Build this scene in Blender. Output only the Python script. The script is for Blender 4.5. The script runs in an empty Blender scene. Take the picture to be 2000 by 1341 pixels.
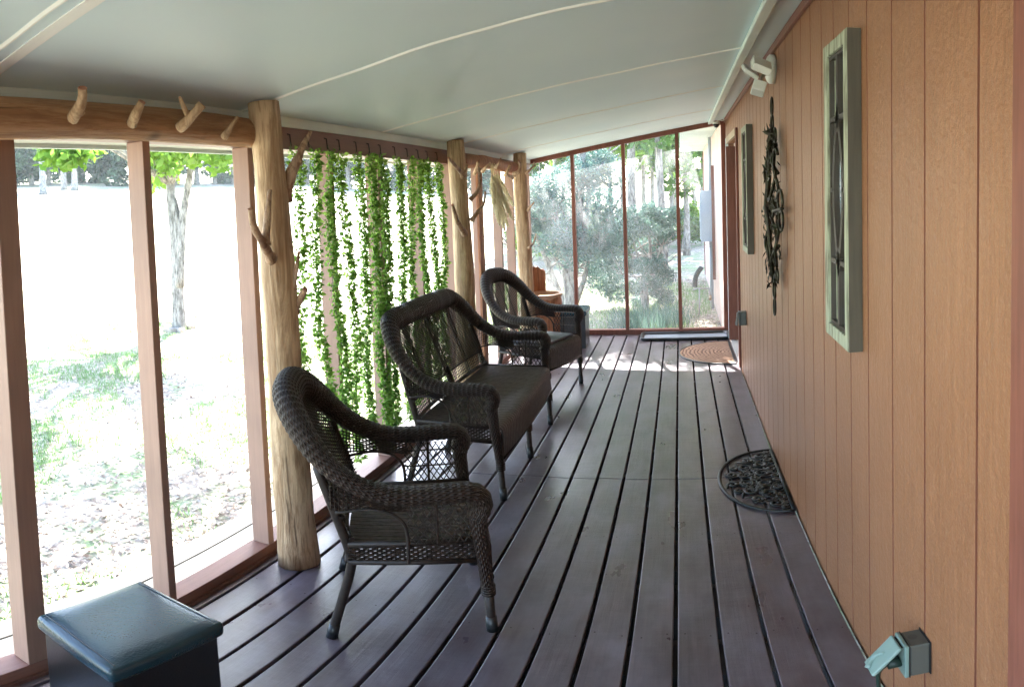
import bpy, math, random
import numpy as np
from mathutils import Vector
random.seed(7); rng = np.random.default_rng(7)
R = math.radians
S = bpy.context.scene
COL = S.collection

# ------------------------------------------------------------------ camera
# The photograph is a stitched phone panorama: equirectangular lens, 88.6 degrees wide.
F_PX, Y0, CAM_H = 1292.79, 444.54, 1.6898
YAW, PITCH, ROLL = 0.2541, -0.0484, 0.0350
WX, DX, FY = 0.5501, 1.7453, 7.692      # house wall, screen wall, end wall planes
def _rot():
    def M(ax, a):
        c, s = math.cos(a), math.sin(a)
        return np.array({'x': [[1,0,0],[0,c,-s],[0,s,c]], 'y': [[c,0,s],[0,1,0],[-s,0,c]], 'z': [[c,-s,0],[s,c,0],[0,0,1]]}[ax])
    return M('z', YAW) @ M('x', PITCH) @ M('y', ROLL)
RM = _rot()
def ray(x, y):
    th = (x-1000)/F_PX; v = -(y-Y0)/F_PX
    return RM @ np.array([math.sin(th)*math.cos(v), math.cos(th)*math.cos(v), math.sin(v)])
def at(x, y, X=None, Y=None, Z=None):
    """survey helper: the point of the sight line x, y on a known vertical or level plane"""
    d = ray(x, y)
    if X is not None: t = X/d[0]
    elif Y is not None: t = Y/d[1]
    else: t = (Z-CAM_H)/d[2]
    return Vector((d[0]*t, d[1]*t, CAM_H+d[2]*t))
cam = bpy.data.cameras.new('camera'); camo = bpy.data.objects.new('camera', cam); COL.objects.link(camo)
cam.type = 'PANO'; cam.panorama_type = 'EQUIRECTANGULAR'
cam.longitude_min = -1000/F_PX; cam.longitude_max = 1000/F_PX
cam.latitude_max = Y0/F_PX; cam.latitude_min = -(1341-Y0)/F_PX
cam.clip_start = 0.02; cam.clip_end = 2000
from mathutils import Matrix
m = np.stack([RM[:,0], RM[:,2], -RM[:,1]], 1)     # camera x right, y up, -z forward
mw = Matrix([[*m[0],0],[*m[1],0],[*m[2],CAM_H],[0,0,0,1]])
camo.matrix_world = mw
S.camera = camo

# ------------------------------------------------------------------ light
SUN_EL, SUN_AZ = R(50), R(-17)            # azimuth from +Y towards +X
S.view_settings.view_transform = 'Standard'; S.view_settings.look = 'None'
S.view_settings.exposure = 3.9; S.view_settings.gamma = 1.0
W = bpy.data.worlds.new('World'); S.world = W; W.use_nodes = True
nt = W.node_tree; bg = nt.nodes['Background']
sky = nt.nodes.new('ShaderNodeTexSky'); sky.sky_type = 'NISHITA'; sky.sun_disc = False
sky.sun_elevation = SUN_EL; sky.sun_rotation = SUN_AZ; sky.air_density = 1.0; sky.dust_density = 1.5; sky.ozone_density = 1.0
nt.links.new(sky.outputs[0], bg.inputs[0]); bg.inputs[1].default_value = 0.14
sl = bpy.data.lights.new('sun', 'SUN'); sl.energy = 4.2; sl.angle = R(0.6); sl.color = (1, .97, .92)
so = bpy.data.objects.new('sun', sl); COL.objects.link(so)
sd = Vector((math.sin(SUN_AZ)*math.cos(SUN_EL), math.cos(SUN_AZ)*math.cos(SUN_EL), math.sin(SUN_EL)))
so.rotation_euler = sd.to_track_quat('Z', 'Y').to_euler(); so.location = (0, 0, 20)
S.cycles.max_bounces = 10; S.cycles.diffuse_bounces = 5; S.cycles.transparent_max_bounces = 24
S.cycles.glossy_bounces = 3; S.cycles.sample_clamp_indirect = 12; S.cycles.caustics_reflective = False; S.cycles.caustics_refractive = False

# ------------------------------------------------------------------ helpers
class MB:
    def __init__(s): s.v = []; s.f = []; s.uv = []; s.hasuv = False
    def add(s, vs, fs, uvs=None):
        b = len(s.v); s.v += [tuple(v) for v in vs]; s.f += [tuple(i+b for i in f) for f in fs]
        if uvs is not None: s.hasuv = True; s.uv += uvs
        else: s.uv += [None]*len(fs)
    def box(s, x0, x1, y0, y1, z0, z1):
        v = [(x, y, z) for x in (x0, x1) for y in (y0, y1) for z in (z0, z1)]
        s.add(v, [(0,1,3,2),(4,6,7,5),(0,4,5,1),(2,3,7,6),(0,2,6,4),(1,5,7,3)])
    def obox(s, c, ax, hs):
        c = Vector(c); A = [Vector(a).normalized()*h for a, h in zip(ax, hs)]
        v = [c+A[0]*i+A[1]*j+A[2]*k for i in (-1,1) for j in (-1,1) for k in (-1,1)]
        s.add(v, [(0,1,3,2),(4,6,7,5),(0,4,5,1),(2,3,7,6),(0,2,6,4),(1,5,7,3)])
    def tube(s, P, r, n=8, cap=True, flat=None, up=None, uv=False, rfun=None):
        P = [Vector(p) for p in P]; m_ = len(P)
        if not hasattr(r, '__len__'): r = [r]*m_
        T = [((P[min(i+1, m_-1)]-P[max(i-1, 0)])).normalized() for i in range(m_)]
        if up is None:
            u = T[0].orthogonal().normalized()
            U = [u]
            for i in range(1, m_):
                u = U[-1]-T[i]*U[-1].dot(T[i]); U.append(u.normalized() if u.length > 1e-6 else T[i].orthogonal().normalized())
        else:
            U = []
            for i in range(m_):
                q = Vector(up[i]) if isinstance(up[0], (tuple, list, Vector)) else Vector(up)
                q = q-T[i]*q.dot(T[i]); U.append(q.normalized())
        vs = []; L = 0; Ls = []
        for i in range(m_):
            if i: L += (P[i]-P[i-1]).length
            Ls.append(L)
            B = T[i].cross(U[i])
            fw, ft = flat if flat else (1, 1)
            for k in range(n):
                a = 2*math.pi*k/n; rr = r[i]*(rfun(L, a) if rfun else 1)
                vs.append(P[i]+B*(math.cos(a)*rr*fw)+U[i]*(math.sin(a)*rr*ft))
        fs = []; uvs = []
        for i in range(m_-1):
            for k in range(n):
                k2 = (k+1) % n
                fs.append((i*n+k, i*n+k2, (i+1)*n+k2, (i+1)*n+k))
                c0 = k/n*2*math.pi*r[i]; c1 = (k+1)/n*2*math.pi*r[i]
                uvs.append([(Ls[i], c0), (Ls[i], c1), (Ls[i+1], c1), (Ls[i+1], c0)])
        if cap:
            fs.append(tuple(range(n-1, -1, -1))); fs.append(tuple((m_-1)*n+k for k in range(n)))
            uvs += [[(0, 0)]*n]*2
        s.add(vs, fs, uvs if uv else None)
    def build(s, name, mat, parent=None, smooth=False):
        me = bpy.data.meshes.new(name); me.from_pydata(s.v, [], s.f)
        if s.hasuv:
            l = me.uv_layers.new(name='UVMap'); fl = []
            for f, u in zip(s.f, s.uv): fl += (u if u else [(0, 0)]*len(f))
            l.data.foreach_set('uv', np.array(fl, dtype=np.float32).ravel())
        me.materials.append(mat)
        if smooth: me.polygons.foreach_set('use_smooth', [True]*len(me.polygons))
        o = bpy.data.objects.new(name, me); COL.objects.link(o)
        if parent: o.parent = parent
        return o
def empty(name, loc=(0,0,0), rz=0):
    o = bpy.data.objects.new(name, None); COL.objects.link(o); o.location = loc; o.rotation_euler = (0, 0, rz); o.empty_display_size = .1
    return o
def tag(o, label=None, cat=None, group=None, kind=None):
    if label: o['label'] = label
    if cat: o['category'] = cat
    if group: o['group'] = group
    if kind: o['kind'] = kind
    return o
def copy_tree(o, parent=None):
    c = o.copy(); COL.objects.link(c)
    if parent is not None: c.parent = parent
    for ch in [x for x in bpy.data.objects if x.parent == o]: copy_tree(ch, c)
    return c
def bevel(o, w, seg=2):
    md = o.modifiers.new('bevel', 'BEVEL'); md.width = w; md.segments = seg; md.limit_method = 'ANGLE'; md.angle_limit = R(40)
    return o
def spline(C, n=8, closed=False):
    C = [Vector(c) for c in C]; out = []
    N = len(C)
    for i in range(N if closed else N-1):
        if closed: p0, p1, p2, p3 = C[(i-1) % N], C[i], C[(i+1) % N], C[(i+2) % N]
        else: p0 = C[i-1] if i else C[0]*2-C[1]; p1 = C[i]; p2 = C[i+1]; p3 = C[i+2] if i+2 < N else C[-1]*2-C[-2]
        for k in range(n):
            t = k/n
            out.append(.5*((2*p1)+(p2-p0)*t+(2*p0-5*p1+4*p2-p3)*t*t+(3*p1-p0-3*p2+p3)*t**3))
    if not closed: out.append(C[-1])
    return out

# ------------------------------------------------------------------ materials
def mat(name, col, rough=.6, spec=.5, metal=0.0):
    m = bpy.data.materials.new(name); m.use_nodes = True
    b = m.node_tree.nodes['Principled BSDF']
    b.inputs['Base Color'].default_value = (*col, 1); b.inputs['Roughness'].default_value = rough
    b.inputs['Specular IOR Level'].default_value = spec; b.inputs['Metallic'].default_value = metal
    return m
def N(m, t, **k):
    n = m.node_tree.nodes.new(t)
    for a, b in k.items(): setattr(n, a, b)
    return n
def link(m, a, b): m.node_tree.links.new(a, b)
def coords(m, scale=(1,1,1), kind='Object'):
    tc = N(m, 'ShaderNodeTexCoord'); mp = N(m, 'ShaderNodeMapping'); mp.inputs['Scale'].default_value = scale
    link(m, tc.outputs[kind], mp.inputs['Vector']); return mp.outputs[0]
def noise(m, vec, scale, detail=4, rough=.55, dist=0):
    n = N(m, 'ShaderNodeTexNoise'); n.inputs['Scale'].default_value = scale; n.inputs['Detail'].default_value = detail
    n.inputs['Roughness'].default_value = rough; n.inputs['Distortion'].default_value = dist
    if vec is not None: link(m, vec, n.inputs['Vector'])
    return n.outputs['Fac']
def ramp(m, fac, stops):
    r = N(m, 'ShaderNodeValToRGB'); el = r.color_ramp.elements
    while len(el) < len(stops): el.new(.5)
    for e, (p, c) in zip(el, stops): e.position = p; e.color = (*c, 1) if len(c) == 3 else c
    link(m, fac, r.inputs[0]); return r.outputs[0]
def mixc(m, fac, a, b, mode='MIX'):
    x = N(m, 'ShaderNodeMix', data_type='RGBA', blend_type=mode)
    for s_, v in ((x.inputs[0], fac), (x.inputs[6], a), (x.inputs[7], b)):
        if hasattr(v, 'links') or hasattr(v, 'is_linked'): link(m, v, s_)
        elif isinstance(v, tuple): s_.default_value = (*v, 1)
        else: s_.default_value = v
    return x.outputs[2]
def math_(m, op, a, b=None):
    x = N(m, 'ShaderNodeMath', operation=op)
    for s_, v in ((x.inputs[0], a), (x.inputs[1], b)):
        if v is None: continue
        if hasattr(v, 'is_linked'): link(m, v, s_)
        else: s_.default_value = v
    return x.outputs[0]
def setb(m, sock, name='Base Color'): link(m, sock, m.node_tree.nodes['Principled BSDF'].inputs[name])
def bump(m, h, strength=.3, dist=.01):
    b = N(m, 'ShaderNodeBump'); b.inputs['Strength'].default_value = strength; b.inputs['Distance'].default_value = dist
    link(m, h, b.inputs['Height']); link(m, b.outputs[0], m.node_tree.nodes['Principled BSDF'].inputs['Normal'])
def rgb2(a, k): return tuple(min(1, x*k) for x in a)
def painted(name, col, rough=.55, grain=(1,1,.06), gs=60, bs=.25, var=.22, spec=.4):
    m = mat(name, col, rough, spec); v = coords(m, grain); n = noise(m, v, gs, 5, .6)
    big = noise(m, coords(m), 2.2, 3)
    c = ramp(m, n, [(.3, rgb2(col, 1-var)), (.7, rgb2(col, 1+var*.7))])
    c2 = ramp(m, big, [(.3, (.86, .86, .86)), (.7, (1.1, 1.08, 1.05))])
    setb(m, mixc(m, 1.0, c, c2, 'MULTIPLY')); bump(m, n, bs, .004); return m

# siding: orange stain on rough sawn plywood
M = {}
m = mat('siding_stain', (.40, .20, .10), .44, .5)
g = noise(m, coords(m, (1, 1, .05)), 90, 5, .6); st = noise(m, coords(m, (1, 1, .45)), 75, 3, .7); big = noise(m, coords(m, (1, .8, .35)), 1.6, 3)
fl = noise(m, coords(m, (1, 1, .6)), 130, 2, .7)
c = ramp(m, g, [(.28, (.262, .118, .056)), (.72, (.330, .155, .078))])
c = mixc(m, 1.0, c, ramp(m, big, [(.3, (.86, .83, .80)), (.7, (1.10, 1.12, 1.14))]), 'MULTIPLY')
c = mixc(m, ramp(m, fl, [(.58, (0,0,0)), (.72, (.5,.5,.5))]), c, (.45, .25, .145))
setb(m, c); bump(m, mixc(m, .75, g, noise(m, coords(m, (1, 1, .7)), 48, 4, .65)), .85, .009); M['siding'] = m
M['groove'] = mat('siding_groove', (.19, .065, .038), .7)
M['trim'] = painted('trim_paint', (.20, .080, .055), .5)
M['stud'] = painted('stud_paint', (.315, .195, .150), .5, bs=.2, var=.10)
M['header'] = painted('header_paint', (.23, .125, .105), .5, grain=(1,.06,1), bs=.2, var=.12)
M['sill'] = painted('sill_paint', (.26, .13, .095), .5, grain=(1,.06,1), bs=.2, var=.12)
M['endframe'] = painted('end_frame_paint', (.19, .062, .040), .5, grain=(1,1,.06))
M['white'] = painted('white_trim_paint', (.72, .83, .82), .5, grain=(1,.05,1), bs=.12, var=.05)
m = mat('ceiling_paint', (.60, .64, .61), .48, .35)
n1 = noise(m, coords(m), 1.1, 3); n2 = noise(m, coords(m), 120, 2)
setb(m, ramp(m, n1, [(.3, (.64, .81, .87)), (.7, (.72, .87, .91))])); bump(m, n2, .05, .002); M['ceil'] = m
M['caulk'] = mat('ceiling_batten', (.86, .90, .87), .5)
# deck paint
m = mat('deck_paint', (.12, .08, .08), .34, .75)
g = noise(m, coords(m, (1, .05, 1)), 55, 6, .65, .3); w = noise(m, coords(m, (1, .55, 1)), 5, 4); sp = noise(m, coords(m), 150, 2)
rip = noise(m, coords(m, (.6, 2.2, 1)), 14, 3, .5, .2)
c = ramp(m, g, [(.3, (.075, .055, .062)), (.7, (.125, .092, .102))])
c = mixc(m, ramp(m, w, [(.36, (0,0,0)), (.66, (.75,.75,.75))]), c, (.178, .165, .198))
w2 = noise(m, coords(m, (1, .5, 1)), 7, 6, .6); c = mixc(m, ramp(m, w2, [(.42, (0,0,0)), (.72, (.75,.75,.75))]), c, (.062, .050, .060))
c = mixc(m, ramp(m, sp, [(.70, (0,0,0)), (.74, (.6,.6,.6))]), c, (.17, .15, .15))
oi = N(m, 'ShaderNodeNewGeometry'); c = mixc(m, 1.0, c, ramp(m, oi.outputs['Random Per Island'], [(0, (.85, .83, .83)), (1, (1.15, 1.12, 1.12))]), 'MULTIPLY')
setb(m, c); setb(m, ramp(m, w, [(.32, (.27,.27,.27)), (.68, (.44,.44,.44))]), 'Roughness')
bump(m, mixc(m, .5, g, rip), .38, .006); M['deck'] = m
m.node_tree.nodes['Principled BSDF'].inputs['Coat Weight'].default_value = .45; m.node_tree.nodes['Principled BSDF'].inputs['Coat Roughness'].default_value = .26
# bark-free cedar logs
def logmat(name, a, b, k=(.09, .045, .02), grain=(1,1,.10)):
    m = mat(name, a, .6, .35); v = coords(m, grain)
    n1 = noise(m, v, 20, 6, .7, .8); n2 = noise(m, v, 70, 4, .65); n3 = noise(m, coords(m), 5, 3)
    c = ramp(m, n1, [(.38, rgb2(b, .85)), (.56, a), (.75, rgb2(a, 1.12))]); c = mixc(m, ramp(m, n2, [(.52, (0,0,0)), (.64, (.85,.85,.85))]), c, b)
    n4 = noise(m, coords(m, tuple(g_*(.45 if g_ < 1 else 1) for g_ in grain)), 34, 4, .6, .4); c = mixc(m, ramp(m, n4, [(.63, (0,0,0)), (.69, (.8,.8,.8))]), c, k)
    vo = N(m, 'ShaderNodeTexVoronoi'); vo.inputs['Scale'].default_value = 3.2; link(m, coords(m, (1,1,.6)), vo.inputs['Vector'])
    c = mixc(m, ramp(m, vo.outputs['Distance'], [(.07, (1,1,1)), (.15, (0,0,0))]), c, k)
    c = mixc(m, ramp(m, n3, [(.55, (0,0,0)), (.75, (.5,.5,.5))]), c, rgb2(b, .75))
    setb(m, c); bump(m, mixc(m, .5, n1, n2), .8, .016); return m
M['log'] = logmat('peeled_log', (.56, .40, .245), (.33, .20, .105))
M['branch'] = logmat('branch_wood', (.46, .31, .20), (.22, .12, .07), (.05, .03, .02), grain=(1,1,.4))
M['logbeam'] = logmat('log_beam', (.42, .24, .12), (.30, .15, .07), grain=(1,.10,1))
M['cedar'] = logmat('red_cedar', (.40, .18, .085), (.24, .085, .04))
M['logend'] = mat('branch_cut', (.30, .13, .07), .7)
# wicker
def wicker(name, col, uvw=True):
    m = mat(name, col, .5, .35)
    if uvw:
        tc = N(m, 'ShaderNodeTexCoord'); sx = N(m, 'ShaderNodeSeparateXYZ'); link(m, tc.outputs['UV'], sx.inputs[0])
        u, v = sx.outputs[0], sx.outputs[1]
        row = math_(m, 'FLOOR', math_(m, 'DIVIDE', v, .0085))
        a = math_(m, 'SINE', math_(m, 'ADD', math_(m, 'MULTIPLY', u, 2*math.pi/.026), math_(m, 'MULTIPLY', row, math.pi)))
        p = math_(m, 'ABSOLUTE', math_(m, 'SINE', math_(m, 'MULTIPLY', v, math.pi/.0085)))
        h = math_(m, 'MULTIPLY', math_(m, 'ADD', math_(m, 'MULTIPLY', a, .5), .6), p)
        bump(m, h, 1.0, .005)
        n = noise(m, tc.outputs['UV'], 60, 3)
        c = ramp(m, h, [(.1, rgb2(col, .4)), (.8, rgb2(col, 1.4))]); c = mixc(m, ramp(m, n, [(.4, (0,0,0)), (.7, (.5,.5,.5))]), c, rgb2((col[0]*1.3, col[1], col[2]*.9), 1.5))
        setb(m, c)
    else:
        n = noise(m, coords(m), 40, 3); setb(m, ramp(m, n, [(.3, rgb2(col, .6)), (.7, rgb2(col, 1.5))]))
    return m
M['wick'] = wicker('resin_wicker_wrap', (.020, .0105, .0065)); M['strand'] = wicker('resin_wicker_strand', (.017, .0095, .0062), False)
M['seatw'] = wicker('seat_strand', (.060, .044, .036), False); M['seatw'].node_tree.nodes['Principled BSDF'].inputs['Roughness'].default_value = .36; M['seatw'].node_tree.nodes['Principled BSDF'].inputs['Specular IOR Level'].default_value = .6  # strands coloured lighter to stand in for their glints
M['leg'] = wicker('chair_leg_wrap', (.020, .0135, .011), False)
# faux leather
m = mat('black_leatherette', (.006, .008, .010), .30, .6); v = N(m, 'ShaderNodeTexVoronoi'); v.inputs['Scale'].default_value = 160; link(m, coords(m), v.inputs['Vector'])
bump(m, mixc(m, .6, v.outputs['Distance'], noise(m, coords(m), 9, 3)), .35, .004); M['leather'] = m
M['lid'] = m.copy(); M['lid'].name = 'sheen_tinted_leatherette'; M['lid'].node_tree.nodes['Principled BSDF'].inputs['Base Color'].default_value = (.008, .034, .050, 1)  # black lid tinted blue: the sky's reflection put into the base colour
M['lid'].node_tree.nodes['Principled BSDF'].inputs['Roughness'].default_value = .27
M['stitch'] = mat('seam_thread', (.03, .04, .05), .5)
M['iron'] = mat('bronze_iron', (.03, .022, .016), .38, .5, .6)
_n = noise(M['iron'], coords(M['iron']), 24, 3); setb(M['iron'], ramp(M['iron'], _n, [(.4, (.014, .009, .007)), (.68, (.05, .055, .028))]))
M['rubber'] = mat('black_rubber', (.009, .011, .012), .36, .5)
_n = noise(M['rubber'], coords(M['rubber']), 60, 3); bump(M['rubber'], _n, .3, .003)
m = mat('coir_face', (.42, .27, .19), .85, .2)
w = N(m, 'ShaderNodeTexWave', wave_type='RINGS', rings_direction='SPHERICAL'); w.inputs['Scale'].default_value = 8; w.inputs['Distortion'].default_value = 5; w.inputs['Detail'].default_value = 2; w.inputs['Detail Scale'].default_value = 1.5
link(m, coords(m), w.inputs['Vector']); setb(m, ramp(m, w.outputs['Fac'], [(.15, (.16, .095, .065)), (.45, (.42, .27, .185))])); bump(m, w.outputs['Fac'], .6, .006); M['coir'] = m
m = mat('wet_tray', (.34, .39, .44), .25, .5); bump(m, noise(m, coords(m, (1,4,1)), 60, 2), .3, .003); M['tray'] = m
m = mat('weathered_frame', (.36, .38, .29), .6, .3); g = noise(m, coords(m, (1, 1, .12)), 50, 5)
setb(m, ramp(m, g, [(.38, (.17, .165, .12)), (.5, (.36, .39, .29)), (.7, (.50, .54, .41))])); bump(m, g, .4, .004); M['frame'] = m
M['frame_in'] = painted('frame_inner', (.045, .036, .030), .5, var=.2)
M['frame_side'] = painted('frame_side_shade', (.085, .078, .062), .5, var=.2)  # shade of the frame's near side, put into a darker colour
M['mirror'] = mat('mirror_glass', (.80, .84, .82), .02, .5, 1.0)
M['plastic'] = mat('white_plastic', (.66, .70, .66), .38)
M['lens'] = mat('lamp_lens', (.55, .58, .56), .15)
M['conduit'] = mat('painted_conduit', (.68, .72, .66), .4)
M['boxgrey'] = mat('outlet_metal', (.115, .125, .115), .42, .5, .3)
M['gasket'] = mat('dark_gasket', (.018, .018, .02), .6)
M['teal'] = mat('outlet_cover', (.19, .285, .265), .38)
M['cord'] = mat('green_cord', (.012, .03, .022), .5)
M['nail'] = mat('rusty_nail', (.04, .028, .024), .5, .5, .6)
M['camdark'] = mat('camera_dome', (.015, .015, .018), .15)
# screen film: mostly clear plastic with milky smears
def film(name, base, extra):
    m = bpy.data.materials.new(name); m.use_nodes = True; t = m.node_tree; t.nodes.remove(t.nodes['Principled BSDF'])
    out = t.nodes['Material Output']; tr = N(m, 'ShaderNodeBsdfTransparent'); tl = N(m, 'ShaderNodeBsdfTranslucent'); tl.inputs[0].default_value = (.9, .93, .95, 1)
    df = N(m, 'ShaderNodeBsdfDiffuse'); df.inputs[0].default_value = (.75, .78, .8, 1); ad = N(m, 'ShaderNodeMixShader'); ad.inputs[0].default_value = .4
    link(m, tl.outputs[0], ad.inputs[1]); link(m, df.outputs[0], ad.inputs[2])
    mx = N(m, 'ShaderNodeMixShader'); n = noise(m, coords(m), 1.3, 5, .55, .6)
    f = ramp(m, n, [(.42, (base,)*3), (.70, (base+extra,)*3)])
    link(m, f, mx.inputs[0]); link(m, tr.outputs[0], mx.inputs[1]); link(m, ad.outputs[0], mx.inputs[2])
    link(m, mx.outputs[0], out.inputs[0]); return m
M['film_end'] = film('hazy_screen_film', .045, .15); M['film_side'] = film('clear_screen_film', .004, .012)
def leafm(name, a, b, trans=.35, rough=.5):
    m = mat(name, a, rough, .3); t = m.node_tree; gi = N(m, 'ShaderNodeNewGeometry')
    c = ramp(m, gi.outputs['Random Per Island'], [(0, a), (1, b)]); setb(m, c)
    tl = N(m, 'ShaderNodeBsdfTranslucent'); link(m, c, tl.inputs[0]); mx = N(m, 'ShaderNodeMixShader'); mx.inputs[0].default_value = trans
    link(m, t.nodes['Principled BSDF'].outputs[0], mx.inputs[1]); link(m, tl.outputs[0], mx.inputs[2]); link(m, mx.outputs[0], t.nodes['Material Output'].inputs[0]); return m
M['vine'] = leafm('faux_ivy_leaf', (.08, .19, .03), (.38, .58, .13), .68)
M['vstem'] = mat('vine_stem', (.05, .10, .03), .6)
M['lime'] = leafm('lime_leaves', (.09, .20, .02), (.22, .36, .05), .5)
M['green'] = leafm('green_leaves', (.04, .10, .02), (.12, .22, .05), .4)
M['dark'] = leafm('evergreen_needles', (.030, .062, .036), (.065, .115, .06), .15)
M['juni'] = leafm('juniper_needles', (.045, .105, .085), (.13, .22, .175), .25)
M['bark'] = mat('grey_bark', (.26, .24, .22), .85, .2)
_v = noise(M['bark'], coords(M['bark'], (1,1,.25)), 22, 6, .7); setb(M['bark'], ramp(M['bark'], _v, [(.35, (.07, .062, .055)), (.6, (.34, .32, .29))])); bump(M['bark'], _v, .9, .03)
M['grass'] = leafm('grass_blades', (.09, .19, .05), (.21, .34, .12), .4)
M['litter'] = leafm('fallen_leaves', (.20, .145, .11), (.62, .54, .46), .15, .8)
M['pamp'] = leafm('pampas_plume', (.62, .56, .38), (.80, .76, .58), .4, .8)
m = mat('yard_ground', (.2, .15, .1), .95, .1)
n1 = noise(m, coords(m), .55, 5, .65); n2 = noise(m, coords(m), 14, 6, .75); n3 = noise(m, coords(m), 3.2, 5, .65)
c = ramp(m, n2, [(.33, (.17, .135, .11)), (.5, (.40, .34, .28)), (.66, (.60, .55, .48))])
c = mixc(m, ramp(m, mixc(m, .5, n1, n3), [(.47, (0,0,0)), (.57, (.75,.75,.75))]), c, (.20, .30, .13))
setb(m, c); bump(m, n2, .8, .05); M['ground'] = m
M['weather'] = painted('weathered_boards', (.05, .05, .048), .8, grain=(1,.06,1), bs=.5, var=.35)
M['extsiding'] = painted('outside_siding', (.62, .46, .40), .6, var=.12)
M['meter'] = mat('meter_box_paint', (.34, .42, .50), .4); M['pvc'] = mat('grey_pipe', (.33, .36, .38), .4)
M['roof'] = mat('roof_shingle', (.12, .11, .10), .9)
M['stone'] = painted('edging_stone', (.30, .26, .22), .9, grain=(1,1,1), gs=18, bs=.6, var=.3)

# ------------------------------------------------------------------ setting: ground, deck, ceiling, wall
def ground_z(x, y):
    d = max(0.0, -x-7.0)
    return -.34 + .106*d*min(1, d/6) + .03*math.sin(x*.7)*math.cos(y*.6) + max(0, y-16)*.02
mb = MB(); xs = [-400,-250,-150,-100,-75,-60]+list(np.arange(-50, 30, 1.6))+[40,60,100,200,400]; ys = [-400,-200,-100,-60]+list(np.arange(-40, 60, 2.0))+[80,120,200,400]
vs = [(x, y, ground_z(max(x, -75), min(y, 60)) if True else 0) for x in xs for y in ys]
ny = len(ys); mb.add(vs, [(i*ny+j, (i+1)*ny+j, (i+1)*ny+j+1, i*ny+j+1) for i in range(len(xs)-1) for j in range(ny-1)])
tag(mb.build('ground', M['ground'], smooth=True), kind='structure')

mb = MB(); bw = .15; gap = .015; YJ = 3.64
for i in range(16):
    x1 = WX-i*bw - gap/2; x0 = WX-(i+1)*bw+gap/2
    if i == 0: x1 = WX+.0-.014
    if i == 15: x0 = -DX-.12
    j = YJ+random.uniform(-.006, .006)+(0 if i < 11 else -.02)
    for (a, b_) in ((-3.0, j-.0012), (j+.0012, FY+.12)):
        mb.box(x0+random.uniform(-.001,.001), x1+random.uniform(-.001,.001), a, b_, -.034, random.uniform(-.0012, .0012))
deck = mb.build('porch_floor', M['deck']); bevel(deck, .004, 2); tag(deck, kind='structure')
mb = MB()
for y in np.arange(-2.8, FY, .41): mb.box(-DX-.1, WX-.02, y-.019, y+.019, -.20, -.0345)
tag(mb.build('floor_joists', mat('joist_wood', (.05, .035, .03), .9)), kind='structure')
mb = MB(); mb.box(-DX-.4, WX, -3.2, FY+.3, -.30, -.26); mb.box(-DX-.118, -DX-.105, -3.2, FY+.3, -.255, -.036); mb.box(-DX-.1, WX, FY+.13, FY+.15, -.255, -.036)
tag(mb.build('underfloor_black_sheet', mat('gap_black', (.012, .010, .009), .95)), kind='structure')  # added black sheet and skirts that keep the board gaps dark
# screw heads in the boards: one mark per joist, small dark plugs
mb = MB()
for i in range(16):
    for y in np.arange(-.34, FY, .82):
        for dx in (.03, .118):
            x = WX-i*bw-dx+random.uniform(-.006,.006); yy = y+random.uniform(-.02,.02)
            if x < -DX: continue
            mb.add([(x+.0035*math.cos(a*math.pi/3), yy+.0035*math.sin(a*math.pi/3), .0016) for a in range(6)], [tuple(range(6))])
tag(mb.build('floor_screws', M['nail']), kind='structure')

SLP = .178; ZL = 2.113
def cz(x): return ZL+(x+DX)*SLP
mb = MB()
def slab(mb, x0, x1, y0, y1, dz0, dz1):
    mb.add([(x, y, cz(x)+dz) for x in (x0, x1) for y in (y0, y1) for dz in (dz0, dz1)], [(0,1,3,2),(4,6,7,5),(0,4,5,1),(2,3,7,6),(0,2,6,4),(1,5,7,3)])
slab(mb, -DX-.02, WX+.3, -3.0, FY+.10, 0, .02)
tag(mb.build('ceiling', M['ceil']), kind='structure')
mb = MB(); slab(mb, -2.42, WX+4.5, -3.4, FY+.28, .06, .16)
tag(mb.build('porch_roof', M['roof']), 'low sloping porch roof above the painted ceiling', 'roof')
mb = MB()
seams = [-.45, .925, 2.28, 3.65, 5.00, 6.42]
for k, y in enumerate(seams):
    P = [(x, y+.012*math.sin(x*5+k)+.006*math.sin(x*13+k*2), cz(x)-.001) for x in np.linspace(-DX+.0, .36, 40)]
    mb.tube(P, .006 if k < 4 else .005, 6, flat=(1.5, .7))
slab(mb, -DX, .35, .985, 1.03, -.004, .001)
tag(mb.build('ceiling_seams', M['caulk']), kind='structure')
mb = MB(); slab(mb, .35, .405, -3, FY, -.030, -.0005)
md = mb.build('ceiling_molding', M['white']); bevel(md, .006); tag(md, 'long white molding strip under the ceiling beside the house wall', 'molding')

# screen wall fascia, header, sill and studs
fas = MB(); fas.box(-DX-.018, -DX, -3, FY, 2.063, cz(-DX)-.001)
fa = fas.build('fascia_board', M['white']); tag(fa, 'long pale board between the ceiling and the purple-brown header', 'trim board')
screen = empty('screen_wall', (-DX, 3, 0)); tag(screen, 'painted wooden stud wall with open screen bays facing the yard', 'screen wall')
def put(o, parent):
    o.parent = parent; o.matrix_parent_inverse = Matrix.Translation(-Vector(parent.location)); return o
hm = MB(); hm.box(-DX-.09, -DX-.003, -3, FY-.001, 1.955, 2.0625); h = hm.build('header', M['header']); put(bevel(h, .003), screen)
hm = MB(); hm.box(-DX-.10, -DX-.002, -3, FY-.001, .0, .066); h = hm.build('sill', M['sill']); put(bevel(h, .003), screen)
hm = MB(); hm.box(-DX+.0, -DX+.014, -3, FY-.06, .0018, .018); h = hm.build('base_strip', painted('base_strip_paint', (.16, .075, .055), .5)); put(h, screen)
def yr(x, y): return at(x, y, X=-DX).y
studs = []   # (Y of right edge, interior width)
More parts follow.
